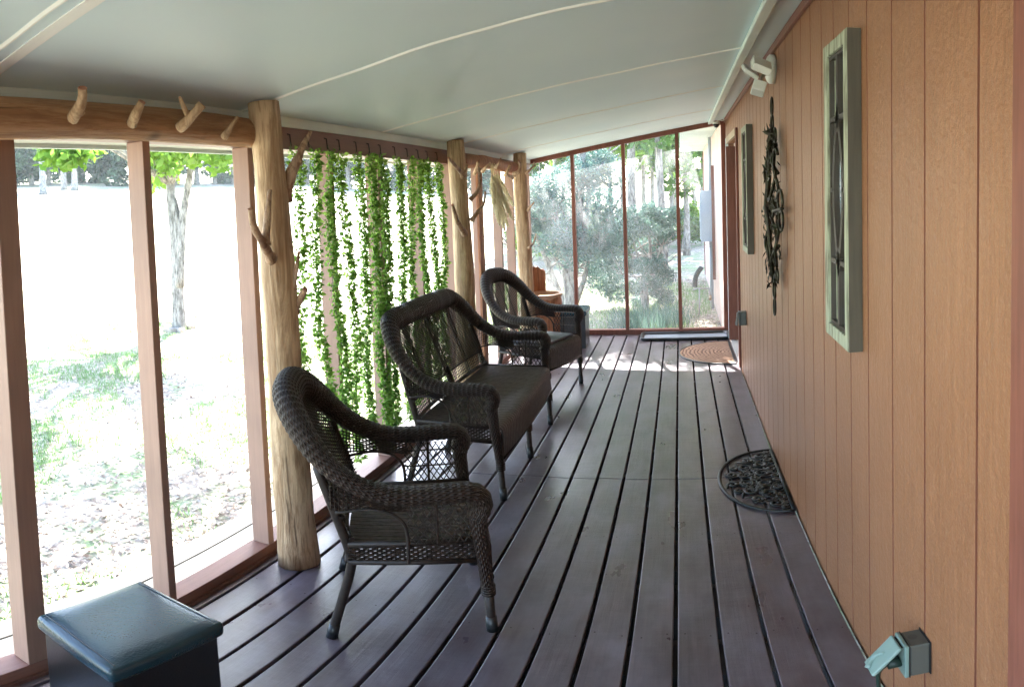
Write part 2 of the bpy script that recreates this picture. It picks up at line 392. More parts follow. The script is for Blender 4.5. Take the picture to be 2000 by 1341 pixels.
for (q, wdt) in [((95, 1268), .076), ((346, 1160), .038), ((536, 1056), .040), ((652, 330), .038), ((748, 330), .070), ((822, 325), .038), ((885, 340), .040)]:
    studs.append((yr(*q), wdt))
base_y = studs[0][0]
for k in range(1, 8): studs.append((base_y-.6*k, .038))
for x_, w_ in ((944, .05), (981, .038), (1005, .038)): studs.append((yr(x_, 420), w_))
studs.append((FY-.06, .038))
for k, (y1, wd) in enumerate(studs):
    sm = MB(); sm.box(-DX-.089, -DX-.0015, y1-wd, y1, .0665, 1.9545); o = sm.build('stud', M['stud']); put(bevel(o, .003), screen)
ys_ = sorted([(y1-w_, y1) for y1, w_ in studs])
for (a0, a1), (b0, b1) in zip(ys_[:-1], ys_[1:]):
    if b0-a1 < .05 or b0 < -.6: continue
    pm = MB(); pm.add([(-DX-.070, a1+.001, .067), (-DX-.070, b0-.001, .067), (-DX-.070, b0-.001, 1.944), (-DX-.070, a1+.001, 1.944)], [(0,1,2,3)]); o = pm.build('screen_panel', M['film_side']); put(o, screen)
# knotty bark edged board behind the second log
sm = MB(); y1 = yr(941, 420); sm.box(-DX+.0, -DX+.022, y1-.15, y1-.02, .02, 1.944); bb = sm.build('cedar_plank', M['cedar']); tag(bb, 'knotty reddish cedar plank fixed upright behind the middle log post', 'plank')

# eave outside: rafter tails' fascia and soffit
mb = MB(); ez = at(130, 290, X=-2.42).z
mb.box(-2.44, -2.42, -3.4, FY+.28, ez, cz(-2.42)+.12)
ef = mb.build('eave_fascia', M['white']); tag(ef, 'white eave fascia seen outside above the yard view', 'fascia')
mb = MB(); mb.add([(-DX-.10, -3.4, 2.03), (-2.42, -3.4, ez+.02), (-2.42, FY+.28, ez+.02), (-DX-.10, FY+.28, 2.03), (-DX-.10, -3.4, 2.05), (-2.42, -3.4, ez+.04), (-2.42, FY+.28, ez+.04), (-DX-.10, FY+.28, 2.05)], [(0,1,2,3),(7,6,5,4),(0,4,5,1),(1,5,6,2),(2,6,7,3),(3,7,4,0)])
sf = mb.build('eave_soffit', painted('soffit_boards', (.50, .52, .47), .6, grain=(8,.05,1), gs=12, var=.2)); tag(sf, 'pale boarded soffit under the eave outside the screens', 'soffit')
# weathered boards outside the sill
wd = MB()
for k in range(3): wd.box(-DX-.115-.125*(k+1), -DX-.12-.125*k, -3, FY+.2, -.10, -.07+.002*k)
wo = wd.build('outer_ledge', M['weather']); bevel(wo, .006); tag(wo, 'weathered grey plank ledge running along outside the screens', 'ledge')

# end wall
endw = empty('end_wall', (-.6, FY, 0)); tag(endw, 'red-brown framed end wall of tall hazy screen panels', 'screen wall')
em = MB(); zt = .045
em.add([(x, y, cz(x)+dz) for x in (-DX-.09, WX-.001) for y in (FY, FY+.07) for dz in (-zt-.01, -.0015)], [(0,1,3,2),(4,6,7,5),(0,4,5,1),(2,3,7,6),(0,2,6,4),(1,5,7,3)])
put(em.build('top_rail', M['endframe']), endw)
em = MB(); em.box(-DX-.09, WX-.001, FY+.001, FY+.072, .001, .062); put(em.build('bottom_rail', M['endframe']), endw)
es = [(-DX-.088, -DX-.04)]
for a, b_ in ((1110, 600), (1226, 640), (1330, 640)):
    x = at(a+(16 if a == 1110 else 0), b_, Y=FY).x
    es.append((x-.022, x+.018))
es.append((.497, WX-.002))
for x0, x1 in es:
    em = MB(); x0_, x1_ = x0, x1
    em.add([(x, y, z) for x in (x0, x1) for y in (FY+.002, FY+.069) for z in (.0625, cz(x)-zt-.0105)], [(0,1,3,2),(4,6,7,5),(0,4,5,1),(2,3,7,6),(0,2,6,4),(1,5,7,3)])
    put(bevel(em.build('stud', M['endframe']), .002), endw)
for (a0, a1), (b0, b1) in zip(es[:-1], es[1:]):
    em = MB(); xa, xb_ = a1+.001, b0-.001; em.add([(xa, FY+.05, .063), (xb_, FY+.05, .063), (xb_, FY+.05, cz(xb_)-zt-.011), (xa, FY+.05, cz(xa)-zt-.011)], [(0,1,2,3)])
    put(em.build('screen_panel', M['film_end']), endw)

# house wall with grooved siding and a doorway
house = empty('house_wall', (WX, 3, 0)); tag(house, 'orange stained grooved plywood wall along the right of the porch', 'house wall')
gY = [at(1912, 0, X=WX).y, at(1806, 600, X=WX).y, at(1743.5, 850, X=WX).y, at(1697, 850, X=WX).y, at(1663, 850, X=WX).y, at(1634, 850, X=WX).y, at(1611.4, 850, X=WX).y]
st_ = .2135
while gY[-1] < 7.4: gY.append(gY[-1]+st_+random.uniform(-.003, .003))
while gY[0] > -2.7: gY.insert(0, gY[0]-.205)
DY0, DY1, DZ = 6.17, 7.30, 2.20
def siding(name, y0, y1, z0, z1, X=WX, gro=gY, material=None):
    pr = [(X, y0)]
    for g_ in gro:
        if y0+.02 < g_ < y1-.02: pr += [(X, g_-.005), (X+.008, g_-.003), (X+.008, g_+.003), (X, g_+.005)]
    pr.append((X, y1)); mb = MB(); nz = 2; zs = (z0, z1); v = []
    for (x, y) in pr: v += [(x, y, z0), (x, y, z1)]
    n = len(pr); v += [(X+.06, y0, z0), (X+.06, y0, z1), (X+.06, y1, z0), (X+.06, y1, z1)]
    f = [(2*i, 2*i+1, 2*i+3, 2*i+2) for i in range(n-1)]
    b = 2*n; f += [(b, b+2, b+3, b+1), (0, b, b+1, 1), (2*n-2, 2*n-1, b+3, b+2), tuple([2*i+1 for i in range(n)]+[b+3, b+1]), tuple([2*i for i in range(n-1, -1, -1)]+[b, b+2])]
    mb.add(v, f); o = mb.build(name, material or M['siding'])
    if material is None:
        o.data.materials.append(M['groove'])
        for i, p in enumerate(o.data.polygons):
            if i < n-1 and (abs(pr[i][0]-X) > .001 or abs(pr[i+1][0]-X) > .001): p.material_index = 1
    return o
put(siding('siding', -3.0, DY0, -.03, 2.60), house)
put(siding('siding', DY0+.001, DY1-.001, DZ, 2.60), house)
put(siding('siding', DY1, FY+.07, -.03, 2.60), house)
tb = MB(); tb.box(WX-.020, WX-.001, -3, FY-.001, 2.474, 2.528); put(bevel(tb.build('top_board', M['trim']), .003), house)
# corner casing close to the camera
c0 = at(1992, 1000, X=WX).y; tb = MB(); tb.box(WX-.022, WX-.001, c0-.14, c0, .002, 2.47); put(bevel(tb.build('casing_board', painted('dark_casing', (.23, .085, .06), .5)), .003), house)
# doorway
door = empty('doorway', (WX, 6.7, 0)); tag(door, 'brown doorway recessed in the orange wall next to the end wall', 'door')
d = MB(); d.box(WX+.09, WX+.13, DY0+.001, DY1-.001, .01, DZ-.001); dl = put(d.build('door_leaf', M['trim']), door)
for y0, y1 in ((DY0+.08, DY1-.12),):
    for z0, z1 in ((.15, .95), (1.08, 2.05)):
        p = MB(); p.box(WX+.083, WX+.0895, y0, y1, z0, z1); q = p.build('door_panel', M['trim']); q.parent = dl
k = MB(); k.tube([(WX+.088, DY0+.10, .98), (WX+.05, DY0+.10, .98), (WX+.035, DY0+.10, .98), (WX+.02, DY0+.10, .98)], [.008, .009, .026, .018], 12); q = k.build('handle', mat('brass_knob', (.5, .36, .15), .3, .5, 1)); q.parent = dl
d = MB(); d.box(WX-.03, WX+.10, DY1-.035, DY1-.002, .0125, DZ-.03); put(d.build('jamb', M['trim']), door)
d = MB(); d.box(WX-.03, WX+.0, DY1+.001, DY1+.04, .002, DZ+.06); put(d.build('casing_strip', M['white']), door)
d = MB(); d.box(WX-.022, WX-.001, DY0-.055, DY0, .002, DZ+.07); put(bevel(d.build('casing', painted('casing_paint', (.19, .065, .045), .5)), .003), door)
d = MB(); d.box(WX-.026, WX-.001, DY0+.001, DY1, DZ-.0, DZ+.07); put(d.build('head_casing', painted('cream_casing', (.55, .45, .33), .5)), door)
d = MB(); d.box(WX-.012, WX+.12, DY0+.002, DY1-.002, .001, .012); put(d.build('threshold', mat('pale_threshold', (.55, .55, .53), .4)), door)
# conduit in the corner
cd = MB(); P = [(WX-.030, y, 2.545-.012+.004*math.sin(y*3)) for y in np.linspace(-3, FY-.1, 60)]
cd.tube(P, .0105, 8); cy = at(1545, 22, X=WX-.03).y
co = cd.build('conduit', M['conduit'], smooth=True); tag(co, 'thin white painted conduit running along the top of the orange wall', 'conduit')
for y in (cy, 4.9, 6.9):
    c_ = MB(); c_.tube([(WX-.030, y-.02, 2.535), (WX-.030, y+.02, 2.535)], .0145, 10); q = c_.build('coupling', M['conduit']); q.parent = co

# ------------------------------------------------------------------ wicker furniture
def weave(mb, Sf, nu, nv, ru, rv, amp, seg_u=None, seg_v=None, skip=None):
    """Sf(u,v)->point; nu strands run along v, nv strands run along u, woven over and under"""
    def nrm(u, v):
        e = 1e-3; a = Sf(min(u+e, 1), v)-Sf(max(u-e, 0), v); b = Sf(u, min(v+e, 1))-Sf(u, max(v-e, 0)); c = a.cross(b)
        return c.normalized() if c.length > 1e-12 else Vector((1, 0, 0))
    for j in range(nv):
        v = (j+.5)/nv; P = []; U = []
        for i in range(nu+1):
            u = i/nu; n = nrm(u, v); s = amp*(1 if (i+j) % 2 else -1)
            P.append(Sf(u, v)+n*s); U.append(n)
        mb.tube(P, rv, 4, cap=False, up=U)
    for i in range(nu):
        u = (i+.5)/nu if nu > 1 else .5; P = []; U = []
        m_ = seg_v or 8
        for j in range(m_+1):
            v = j/m_; P.append(Sf(u, v)); U.append(nrm(u, v))
        mb.tube(P, ru, 4, cap=False, up=U)
def V3(*a): return Vector(a)
def wob(P, a=.0):
    return P
def wicker_seat(kind, hw, label, cat):
    root = empty(kind); tag(root, label, cat)
    ex = hw-.30
    half = [(.236,.315,.560), (.256,.318,.622), (.228,.320,.664), (.14,.320,.668), (.03,.318,.664), (-.07,.312,.674), (-.17,.303,.715), (-.255,.284,.782), (-.322,.252,.862), (-.378,.185,.938), (-.410,.098,.978)]
    nn = [(.6,0,.5), (.5,0,.8), (0,0,1), (0,0,1), (0,0,1), (.25,-.1,1), (.6,-.3,.7), (.85,-.35,.45), (.95,-.25,.35), (1,-.1,.35), (1,0,.4)]
    C = [(x, -(y+ex), z) for x, y, z in half]; NN = [Vector((a, -b, c)) for a, b, c in nn]
    topn = [0] if ex < .05 else [-.22, 0, .22]
    for t in topn: C.append((-.416, t, .987)); NN.append(Vector((1, 0, .4)))
    C += [(x, y+ex, z) for x, y, z in reversed(half)]; NN += [Vector((a, b, c)) for a, b, c in reversed(nn)]
    P = spline(C, 22); U = spline([Vector(n) for n in NN], 22)
    U = [u.normalized() for u in U]
    wdt = []; L = 0
    for i, p in enumerate(P):
        t = min(max((p.z-.70)/.3, 0), 1); wdt.append(.048+.020*t*t*(3-2*t))
    wdt[0] *= .75; wdt[-1] *= .75
    rim = MB(); rim.tube(P, wdt, 16, flat=(1, .74), up=U, uv=True, rfun=lambda L, a: 1+.040*math.sin(2*math.pi*L/.026))
    o = rim.build('arm_and_back_rim', M['wick'], root, True)
    # drooping outer skirt of the arms (the wrap turns down)
    # back panel
    zb, ztop = .455, .985
    def wz(z):
        best = .272+ex
        if z > .74:
            ks = [(.73,.272), (.78,.262), (.86,.225), (.92,.175), (.955,.125), (.985,.06)]
            for (a, b), (c, d_) in zip(ks[:-1], ks[1:]):
                if a <= z <= c: best = b+(d_-b)*(z-a)/(c-a)+ex; break
            else: best = .06+ex
        return best
    def xb(z): return -.200-.205*(max(0, z-.45)/.56)**1.12
    def SB(u, v):
        z = zb+(.968-zb)*v; w = wz(z); y = (2*u-1)*w
        return V3(xb(z)-.012+.030*abs(y/(.26+ex))**3, y, z)
    bp = MB(); nu = int(2*(.26+ex)/.0178); weave(bp, lambda u, v: SB(u, .19+.81*v), nu, 50, .0026, .0036, .0028, seg_v=24); weave(bp, lambda u, v: SB(u, .19*v), nu*2//3, 6, .0022, .0028, .0024, seg_v=4)
    bpo = bp.build('back_panel', M['strand'], root)
    st2 = MB()      # thicker stakes behind the weave and the bottom bar
    yy = [-.09, 0, .09] if ex < .05 else [-.36, -.33, -.03, 0, .03, .33, .36]
    for y in yy: st2.tube([SB(.5+y/(2*wz(.5+.5*t)), t)-V3(.006, 0, 0) for t in np.linspace(0, .98, 14)], .0055, 6)
    st2.tube([SB(t, .02)-V3(.004,0,0) for t in np.linspace(0, 1, 20)], .011, 8)
    st2.tube([SB(t, .20)-V3(.006,0,0) for t in np.linspace(0, 1, 20)], .008, 8)
    st2.build('back_stakes', M['leg'], root)
    # seat and front apron: strands run back to front and fold over the edge
    sw = .268+ex
    def SS(u, v):
        y = (2*u-1)*sw; s = v*.78
        bowed = .012*(1-(y/sw)**2)
        if s < .46: return V3(-.205+s, y, .442-.012*math.sin(math.pi*s/.46)*(1-(y/sw)**4))
        if s < .52: a = (s-.46)/.06*math.pi/2; return V3(.252+.030*math.sin(a)+bowed*math.sin(a), y, .442-.036*(1-math.cos(a)))
        return V3(.282+bowed, y, .406-(s-.52)*.56)
    sm = MB(); npair = int(2*sw/.031)
    for i in range(2*npair):
        u = (i//2+.5)/npair+(.0062 if i % 2 else -.0062)/(2*sw); P_ = [SS(u, v)+V3(0, 0, .0008*((k+i) % 2)) for k, v in enumerate(np.linspace(0, 1, 34))]
        sm.tube(P_, .0060, 6, cap=False)
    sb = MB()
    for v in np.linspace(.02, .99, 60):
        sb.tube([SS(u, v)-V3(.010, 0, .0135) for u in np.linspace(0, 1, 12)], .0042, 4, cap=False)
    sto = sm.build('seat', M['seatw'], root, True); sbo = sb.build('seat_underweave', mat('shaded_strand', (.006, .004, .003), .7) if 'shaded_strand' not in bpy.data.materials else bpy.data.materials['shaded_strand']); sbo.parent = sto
    fr = MB()
    fr.tube([(.280, -sw, .262), (.290, 0, .256), (.280, sw, .262)], .012, 8)
    fr.tube([(-.205, -sw, .37), (-.205, sw, .37)], .012, 8)
    for s in (-1, 1):
        fr.tube([(-.20, s*(sw+.004), .368), (.262, s*(sw+.006), .352)], .012, 8); fr.tube([(-.20, s*(sw+.004), .445), (.262, s*(sw+.006), .445)], .012, 8)
    fr.build('seat_frame', M['leg'], root, True)
    for s in (-1, 1):
        def SA(u, v): return V3(-.20+.455*u, s*(sw+.008), .365+.08*v-.012*u*(1-v))
        am = MB(); weave(am, SA, 30, 9, .003, .0042, .0022, seg_v=3); am.build('side_apron', M['strand'], root)
        # lattice panel below the front half of the arm
        lp = MB(); X0, X1, Z0, Z1 = .005, .245, .447, .635; yl = s*(sw+.022)
        def clip(x, z, dx):
            pts = []
            n = 24
            for k in range(n+1):
                zz = Z0+(Z1-Z0)*k/n; xx = x+dx*(zz-Z0)
                pts.append((xx, zz))
            return [(a, b) for a, b in pts if X0 <= a <= X1]
        for dx in (.60, -.60):
            for k in range(-8, 16):
                q = clip(X0+k*.027, Z0, dx)
                if len(q) > 2: lp.tube([(a, yl+(.002 if dx > 0 else -.002), b) for a, b in q], .0030, 4, cap=False)
        for z in (.522, .596): lp.tube([(X0, yl, z), (X1, yl, z)], .004, 5)
        lp.tube([((X0+X1)/2-.02, yl, Z0), ((X0+X1)/2-.02, yl, Z1)], .0055, 6)
        lp.build('arm_lattice', M['strand'], root)
        ar = MB(); ar.tube(spline([(.003, yl, .365), (.003, yl, .49), (-.010, yl, .545), (-.055, yl, .585), (-.13, yl-.002*s, .600), (-.235, yl-.01*s, .585)], 7), .0065, 7)
        ar.build('arch_bar', M['leg'], root, True)
        def SW_(u, v):
            x = .02-.275*u; zlow = .583+.016*math.sin(u*2.2)
            zh = .662 if x > -.09 else .662+(-.09-x)*.80
            return V3(x, s*(sw+.018), zlow+(zh-zlow)*v)
        wm = MB(); weave(wm, SW_, 20, 12, .0028, .0034, .0022, seg_v=4); wm.build('arm_wing', M['strand'], root)
    ly = hw-.03
    def front_leg(y, top=True):
        s = (1 if y > 0 else -1) if y else 0
        l = MB()
        if top:
            l.tube(spline([(.238, y+s*.038, .625), (.246, y+s*.032, .49), (.258, y+s*.018, .34), (.268, y+s*.006, .20)], 6), [.030]*6+[.029, .028, .027, .026, .0255, .025, .0245, .024, .0235, .023, .0225, .022, .0215][:13], 12, uv=True, rfun=lambda L, a: 1+.05*math.sin(2*math.pi*L/.016))
        else: l.tube([(.272, y, .39), (.270, y, .20)], [.022, .020], 12, uv=True)
        o = l.build('front_leg', M['wick'], root, True)
        b = MB(); b.tube([(.268, y+s*.007, .215), (.273, y, .07), (.275, y, .012)], [.0175, .0165, .0165], 10); q = b.build('leg_tube', M['leg'], None, True); q.parent = o
        b = MB(); b.tube([(.273, y, .075), (.2745, y, .03), (.275, y, .001)], [.020, .0215, .0205], 12); q = b.build('foot_cap', M['rubber'], None, True); q.parent = o
        b = MB()
        for k in range(4): b.tube([(.268, y+s*.007, .190+.012*k), (.268, y+s*.007, .198+.012*k)], .0255, 12)
        q = b.build('leg_binding', M['strand'], None, True); q.parent = o
    def rear_leg(y):
        s = (1 if y > 0 else -1) if y else 0
        l = MB(); top = [(-.292, y*.985, .76), (-.240, y, .58), (-.195, y, .40)] if y else [(-.26, 0, .60), (-.195, 0, .40)]
        l.tube(spline(top+[(-.196, y, .33), (-.235, y+s*.004, .17), (-.275, y+s*.01, .012)], 5), .0175, 10)
        o = l.build('rear_leg', M['leg'], root, True)
        b = MB(); b.tube([(-.262, y+s*.008, .065), (-.275, y+s*.01, .001)], [.020, .0215], 12); q = b.build('foot_cap', M['rubber'], None, True); q.parent = o
    for s in (-1, 1): front_leg(s*ly); rear_leg(s*(ly-.01))
    if ex > .05: front_leg(0, False); rear_leg(0)
    return root
# near armchair
f = Vector((.551*math.cos(0), 0, 0))
cA = wicker_seat('wicker_armchair', .30, 'dark brown wicker armchair nearest the camera, at the foot of the first log post', 'armchair')
ang = math.atan2(.23, .50)
cA.location = ((-1.172-.671)/2-math.sin(ang)*.27, (1.867+2.098)/2+math.cos(ang)*.27, 0); cA.rotation_euler = (0, 0, ang); cA['group'] = 'wicker porch seats'
cB = copy_tree(cA); cB.location = (-1.244, 5.50, 0); cB.rotation_euler = (0, 0, R(-18.9)); cB['label'] = 'dark wicker armchair farthest away, beside the black storage cube'
st = wicker_seat('wicker_settee', .67, 'wide two seat dark wicker settee standing between the two armchairs', 'settee')
st.location = (-.955-.275, 3.93, 0); st['group'] = 'wicker porch seats'
# black seat pad on the far chair
pd = MB(); pd.obox((.02, 0, .458), [(1,0,0),(0,1,0),(0,0,1)], (.22, .22, .012)); po = pd.build('seat_pad', mat('blue_black_pad', (.03, .035, .05), .35)); bevel(po, .010, 3)
po.location = cB.location; po.rotation_euler = cB.rotation_euler; tag(po, 'thin shiny blue-black pad lying on the seat of the farthest armchair', 'seat pad')

# ------------------------------------------------------------------ storage cubes
def cube_box(loc, rz, label):
    r_ = empty('storage_ottoman', loc, rz); tag(r_, label, 'storage ottoman', 'black storage cubes')
    b = MB(); b.box(-.172, .172, -.172, .172, .002, .372); bo = b.build('body', M['leather'], r_); bevel(bo, .006)
    # padded lid: slightly domed grid
    n = 16; v = []; fcs = []
    for i in range(n+1):
        for j in range(n+1):
            x = -.178+.356*i/n; y = -.178+.356*j/n; e = max(abs(x), abs(y))/.178
            e2 = (1-(x/.178)**4)*(1-(y/.178)**4)
            v.append((x, y, .4215+.013*e2**.6+.0015*math.sin(x*30+y*17)*e2))
    fcs = [(i*(n+1)+j, (i+1)*(n+1)+j, (i+1)*(n+1)+j+1, i*(n+1)+j+1) for i in range(n) for j in range(n)]
    l = MB(); l.add(v, fcs); o = l.build('cushion', M['lid'], None, True)
    l2 = MB(); l2.box(-.19, .19, -.19, .19, .364, .4225); lid = l2.build('lid', M['lid'], r_, True); bevel(lid, .020, 5); o.parent = lid
    for sg in (-1, 1):
        s = MB(); s.tube([(x, sg*.165, .4225+.006*(1-(x/.17)**4)) for x in np.linspace(-.168, .168, 12)], .0020, 6); q = s.build('seam', M['stitch']); q.parent = lid
    return r_
cube_box((-1.375, 1.155, 0), R(-6), 'black leatherette storage cube in the near left corner with a blue sheen on its lid')
cube_box((-1.215, 7.16, 0), R(1), 'black storage cube at the far end, behind the farthest armchair')

# ------------------------------------------------------------------ log posts and beams
def log_post(x, y, r0, r1, tilt, label, seed, brs, ztop):
    random.seed(seed); root = empty('log_post', (x, y, 0)); tag(root, label, 'log post', 'peeled log posts')
    P = []; rr = []; n = 26
    for i in range(n+1):
        t = i/n; P.append((tilt[0]*t+.010*math.sin(t*6+seed), tilt[1]*t+.012*math.sin(t*5+seed*2), .0015+t*(ztop-.0015)))
        rr.append((r0+(r1-r0)*(t**.8))*(1+.03*math.sin(t*17+seed)+.02*math.sin(t*41)))
    b = MB(); ph = random.uniform(0, 6)
    b.tube(P, rr, 28, rfun=lambda L, a: 1+.028*math.sin(3*a+ph+L*1.2)+.012*math.sin(8*a+L*3+ph)); tr = b.build('trunk', M['log'], root, True)
    e = MB(); e.add([(p[0]+r1*.9*math.cos(k*math.pi/8)+tilt[0], p[1]+r1*.9*math.sin(k*math.pi/8)+tilt[1], ztop+.0005) for p in [(0,0)] for k in range(16)], [tuple(range(16))]); e.build('log_end', M['logend'], root)
    for C, ra, rb in brs:
        C = [Vector(c)-Vector((x, y, 0)) for c in C]; Q = spline(C, 6); m_ = len(Q)
        bb = MB(); bb.tube(Q, [(ra+(rb-ra)*(i/(m_-1)))*(1+.45*math.exp(-i*.7)) for i in range(m_)], 10, rfun=lambda L, a: 1+.08*math.sin(2*a+L*40)); o = bb.build('branch', M['branch'], root, True)
        t_ = (Q[-1]-Q[-2]).normalized(); cc = MB(); cc.tube([Q[-1]+t_*.0003, Q[-1]+t_*.002], [rb*.96, rb*.9], 10); q = cc.build('cut_end', M['logend']); q.parent = o
A = lambda x, y, X: tuple(at(x, y, X=X))
log_post(-1.605, 2.335, .092, .064, (-.02, -.055), 'thick peeled log post behind the nearest armchair, with antler-like branches', 3, [
    ([A(556, 390, -1.60), A(566, 345, -1.56), A(582, 310, -1.54)], .026, .024),
    ([A(580, 318, -1.545), A(592, 285, -1.53), A(607, 257, -1.52)], .018, .008),
    ([A(530, 505, -1.55), A(514, 475, -1.50), A(497, 445, -1.48), A(489, 408, -1.47)], .019, .011),
    ([A(517, 476, -1.50), A(522, 430, -1.50), A(527, 372, -1.52)], .019, .009),
    ([A(570, 575, -1.56), A(577, 535, -1.53), A(584, 492, -1.51)], .013, .006),
    ([A(574, 605, -1.58), A(584, 588, -1.54), A(596, 564, -1.50)], .020, .012)], cz(-1.625)-.004)
log_post(-1.625, 4.80, .092, .064, (-.02, -.05), 'middle peeled log post between the ivy and the farthest armchair', 11, [
    ([A(906, 342, -1.56), A(893, 328, -1.52), A(876, 308, -1.49)], .020, .008), ([A(903, 345, -1.56), A(909, 335, -1.52), A(912, 321, -1.50)], .015, .010),
    ([A(907, 455, -1.55), A(895, 435, -1.51), A(889, 418, -1.49), A(884, 400, -1.48)], .020, .010),
    ([A(918, 390, -1.58), A(932, 375, -1.53), A(938, 355, -1.50), A(935, 325, -1.49)], .016, .009),
    ([A(921, 430, -1.57), A(934, 413, -1.53), A(945, 397, -1.50), A(948, 375, -1.49)], .018, .007)], cz(-1.645)-.004)
log_post(-1.625, 6.78, .080, .068, (.0, -.08), 'farthest peeled log post in the corner beside the end wall screens', 19, [
    ([A(1027, 338, -1.56), A(1037, 330, -1.50), A(1047, 321, -1.46)], .014, .007), ([A(1036, 331, -1.50), A(1042, 322, -1.48), A(1043, 316, -1.47)], .009, .005),
    ([A(1031, 410, -1.56), A(1037, 402, -1.50), A(1043, 395, -1.46)], .013, .006), ([A(1033, 484, -1.56), A(1042, 474, -1.50), A(1047, 456, -1.47)], .013, .006),
    ([A(1005, 340, -1.55), A(1013, 335, -1.50), A(1016, 322, -1.48), A(1013, 313, -1.47)], .020, .010), ([A(1000, 347, -1.54), A(991, 340, -1.50), A(997, 325, -1.47)], .015, .006)], cz(-1.625)-.004)
def beam(name, label, y0, y1, z, r, seed, pegs, m_):
    root = empty(name, (-DX+r, y0, z)); tag(root, label, 'log beam', 'horizontal peeled log beams')
    o_ = Vector((-DX+r, y0, z)); b = MB(); n = 26
    b.tube([(.006*math.sin(t*9+seed), (y1-y0)*t, .008*math.sin(t*7+seed)) for t in np.linspace(0, 1, n)], [r*(1-.05*t+.03*math.sin(t*23)) for t in np.linspace(0, 1, n)], 24, rfun=lambda L, a: 1+.03*math.sin(3*a+L*2)+.015*math.sin(7*a))
    b.build('beam', m_, root, True)
    for C, ra, rb in pegs:
        Q = spline([Vector(c)-o_ for c in C], 5); k = len(Q); bb = MB(); bb.tube(Q, [ra+(rb-ra)*i/(k-1) for i in range(k)], 9, rfun=lambda L, a: 1+.10*math.sin(2*a+L*50))
        p = bb.build('branch_peg', M['log'], root, True); t_ = (Q[-1]-Q[-2]).normalized(); cc = MB(); cc.tube([Q[-1]+t_*.0003, Q[-1]+t_*.002], [rb*.95, rb*.9], 9); q = cc.build('cut_end', M['logend']); q.parent = p
beam('log_beam', 'long horizontal log beam with branch pegs over the two leftmost screen bays', -1.2, 2.30, 1.998, .066, 2, [
    ([A(141, 232, -1.60), A(152, 215, -1.56), A(160, 195, -1.54), A(161, 172, -1.52)], .019, .015), ([A(158, 222, -1.56), A(166, 218, -1.55)], .008, .004),
    ([A(257, 243, -1.60), A(266, 222, -1.56), A(277, 199, -1.53)], .018, .014),
    ([A(350, 250, -1.60), A(370, 232, -1.55), A(394, 204, -1.51)], .019, .017), ([A(366, 224, -1.56), A(358, 207, -1.54), A(351, 190, -1.53)], .012, .005),
    ([A(437, 268, -1.60), A(450, 250, -1.56), A(464, 229, -1.54)], .015, .007)], M['logbeam'])
beam('log_beam', 'short log beam carrying the pampas bunch between the two far log posts', 4.90, 6.70, 1.985, .058, 5, [
    ([A(927, 340, -1.62), A(932, 325, -1.57), A(934, 314, -1.54)], .017, .010), ([A(942, 335, -1.62), A(950, 326, -1.57), A(958, 318, -1.54)], .015, .010),
    ([A(968, 326, -1.62), A(973, 320, -1.57), A(978, 309, -1.54)], .016, .006), ([A(985, 342, -1.62), A(991, 335, -1.57), A(996, 322, -1.54)], .015, .010)], M['cedar'])

# pampas bunch
pm = MB(); top = at(962, 326, X=-1.56); random.seed(5)
def plume(mb, a, b, w, n):
    a = Vector(a); b = Vector(b); d = (b-a)
    for k in range(int(n*2.4)):
        t = random.random()**.8; p = a+d*(.12+.88*t); env = w*math.sin(math.pi*min(.12+.88*t, 1))**.6
        q = p+Vector((random.gauss(0, .35), random.gauss(0, .8), -.5-random.random()*.5)).normalized()*env*random.uniform(.5, 1.2)+d.normalized()*.03
        s = Vector((random.uniform(-1,1), random.uniform(-1,1), 0)).normalized()*.0034
        mb.add([p-s, p+s, q+s*.3, q-s*.3], [(0,1,2,3)])
heads = [((962,326),(985,446),.055),((962,326),(1000,425),.06),((960,330),(975,436),.05),((966,326),(1002,400),.05),((960,328),(965,400),.04),((960,328),(992,440),.055),((958,330),(970,420),.04)]
for (a, b, w) in heads: plume(pm, at(*a, X=-1.55), at(*b, X=-1.53-random.uniform(0,.06)), w, 520)
po = pm.build('pampas_bunch', M['pamp']); tag(po, 'cream feathery pampas grass bunch hanging upside down from the short log beam', 'dried bunch')
sm_ = MB()
for (a, b, w) in heads: sm_.tube([at(*a, X=-1.55)+Vector((0, 0, .03)), at(*a, X=-1.55).lerp(at(*b, X=-1.54), .5)], .0025, 5)
q = sm_.build('stalks', mat('dry_stalk', (.55, .46, .25), .7)); q.parent = po

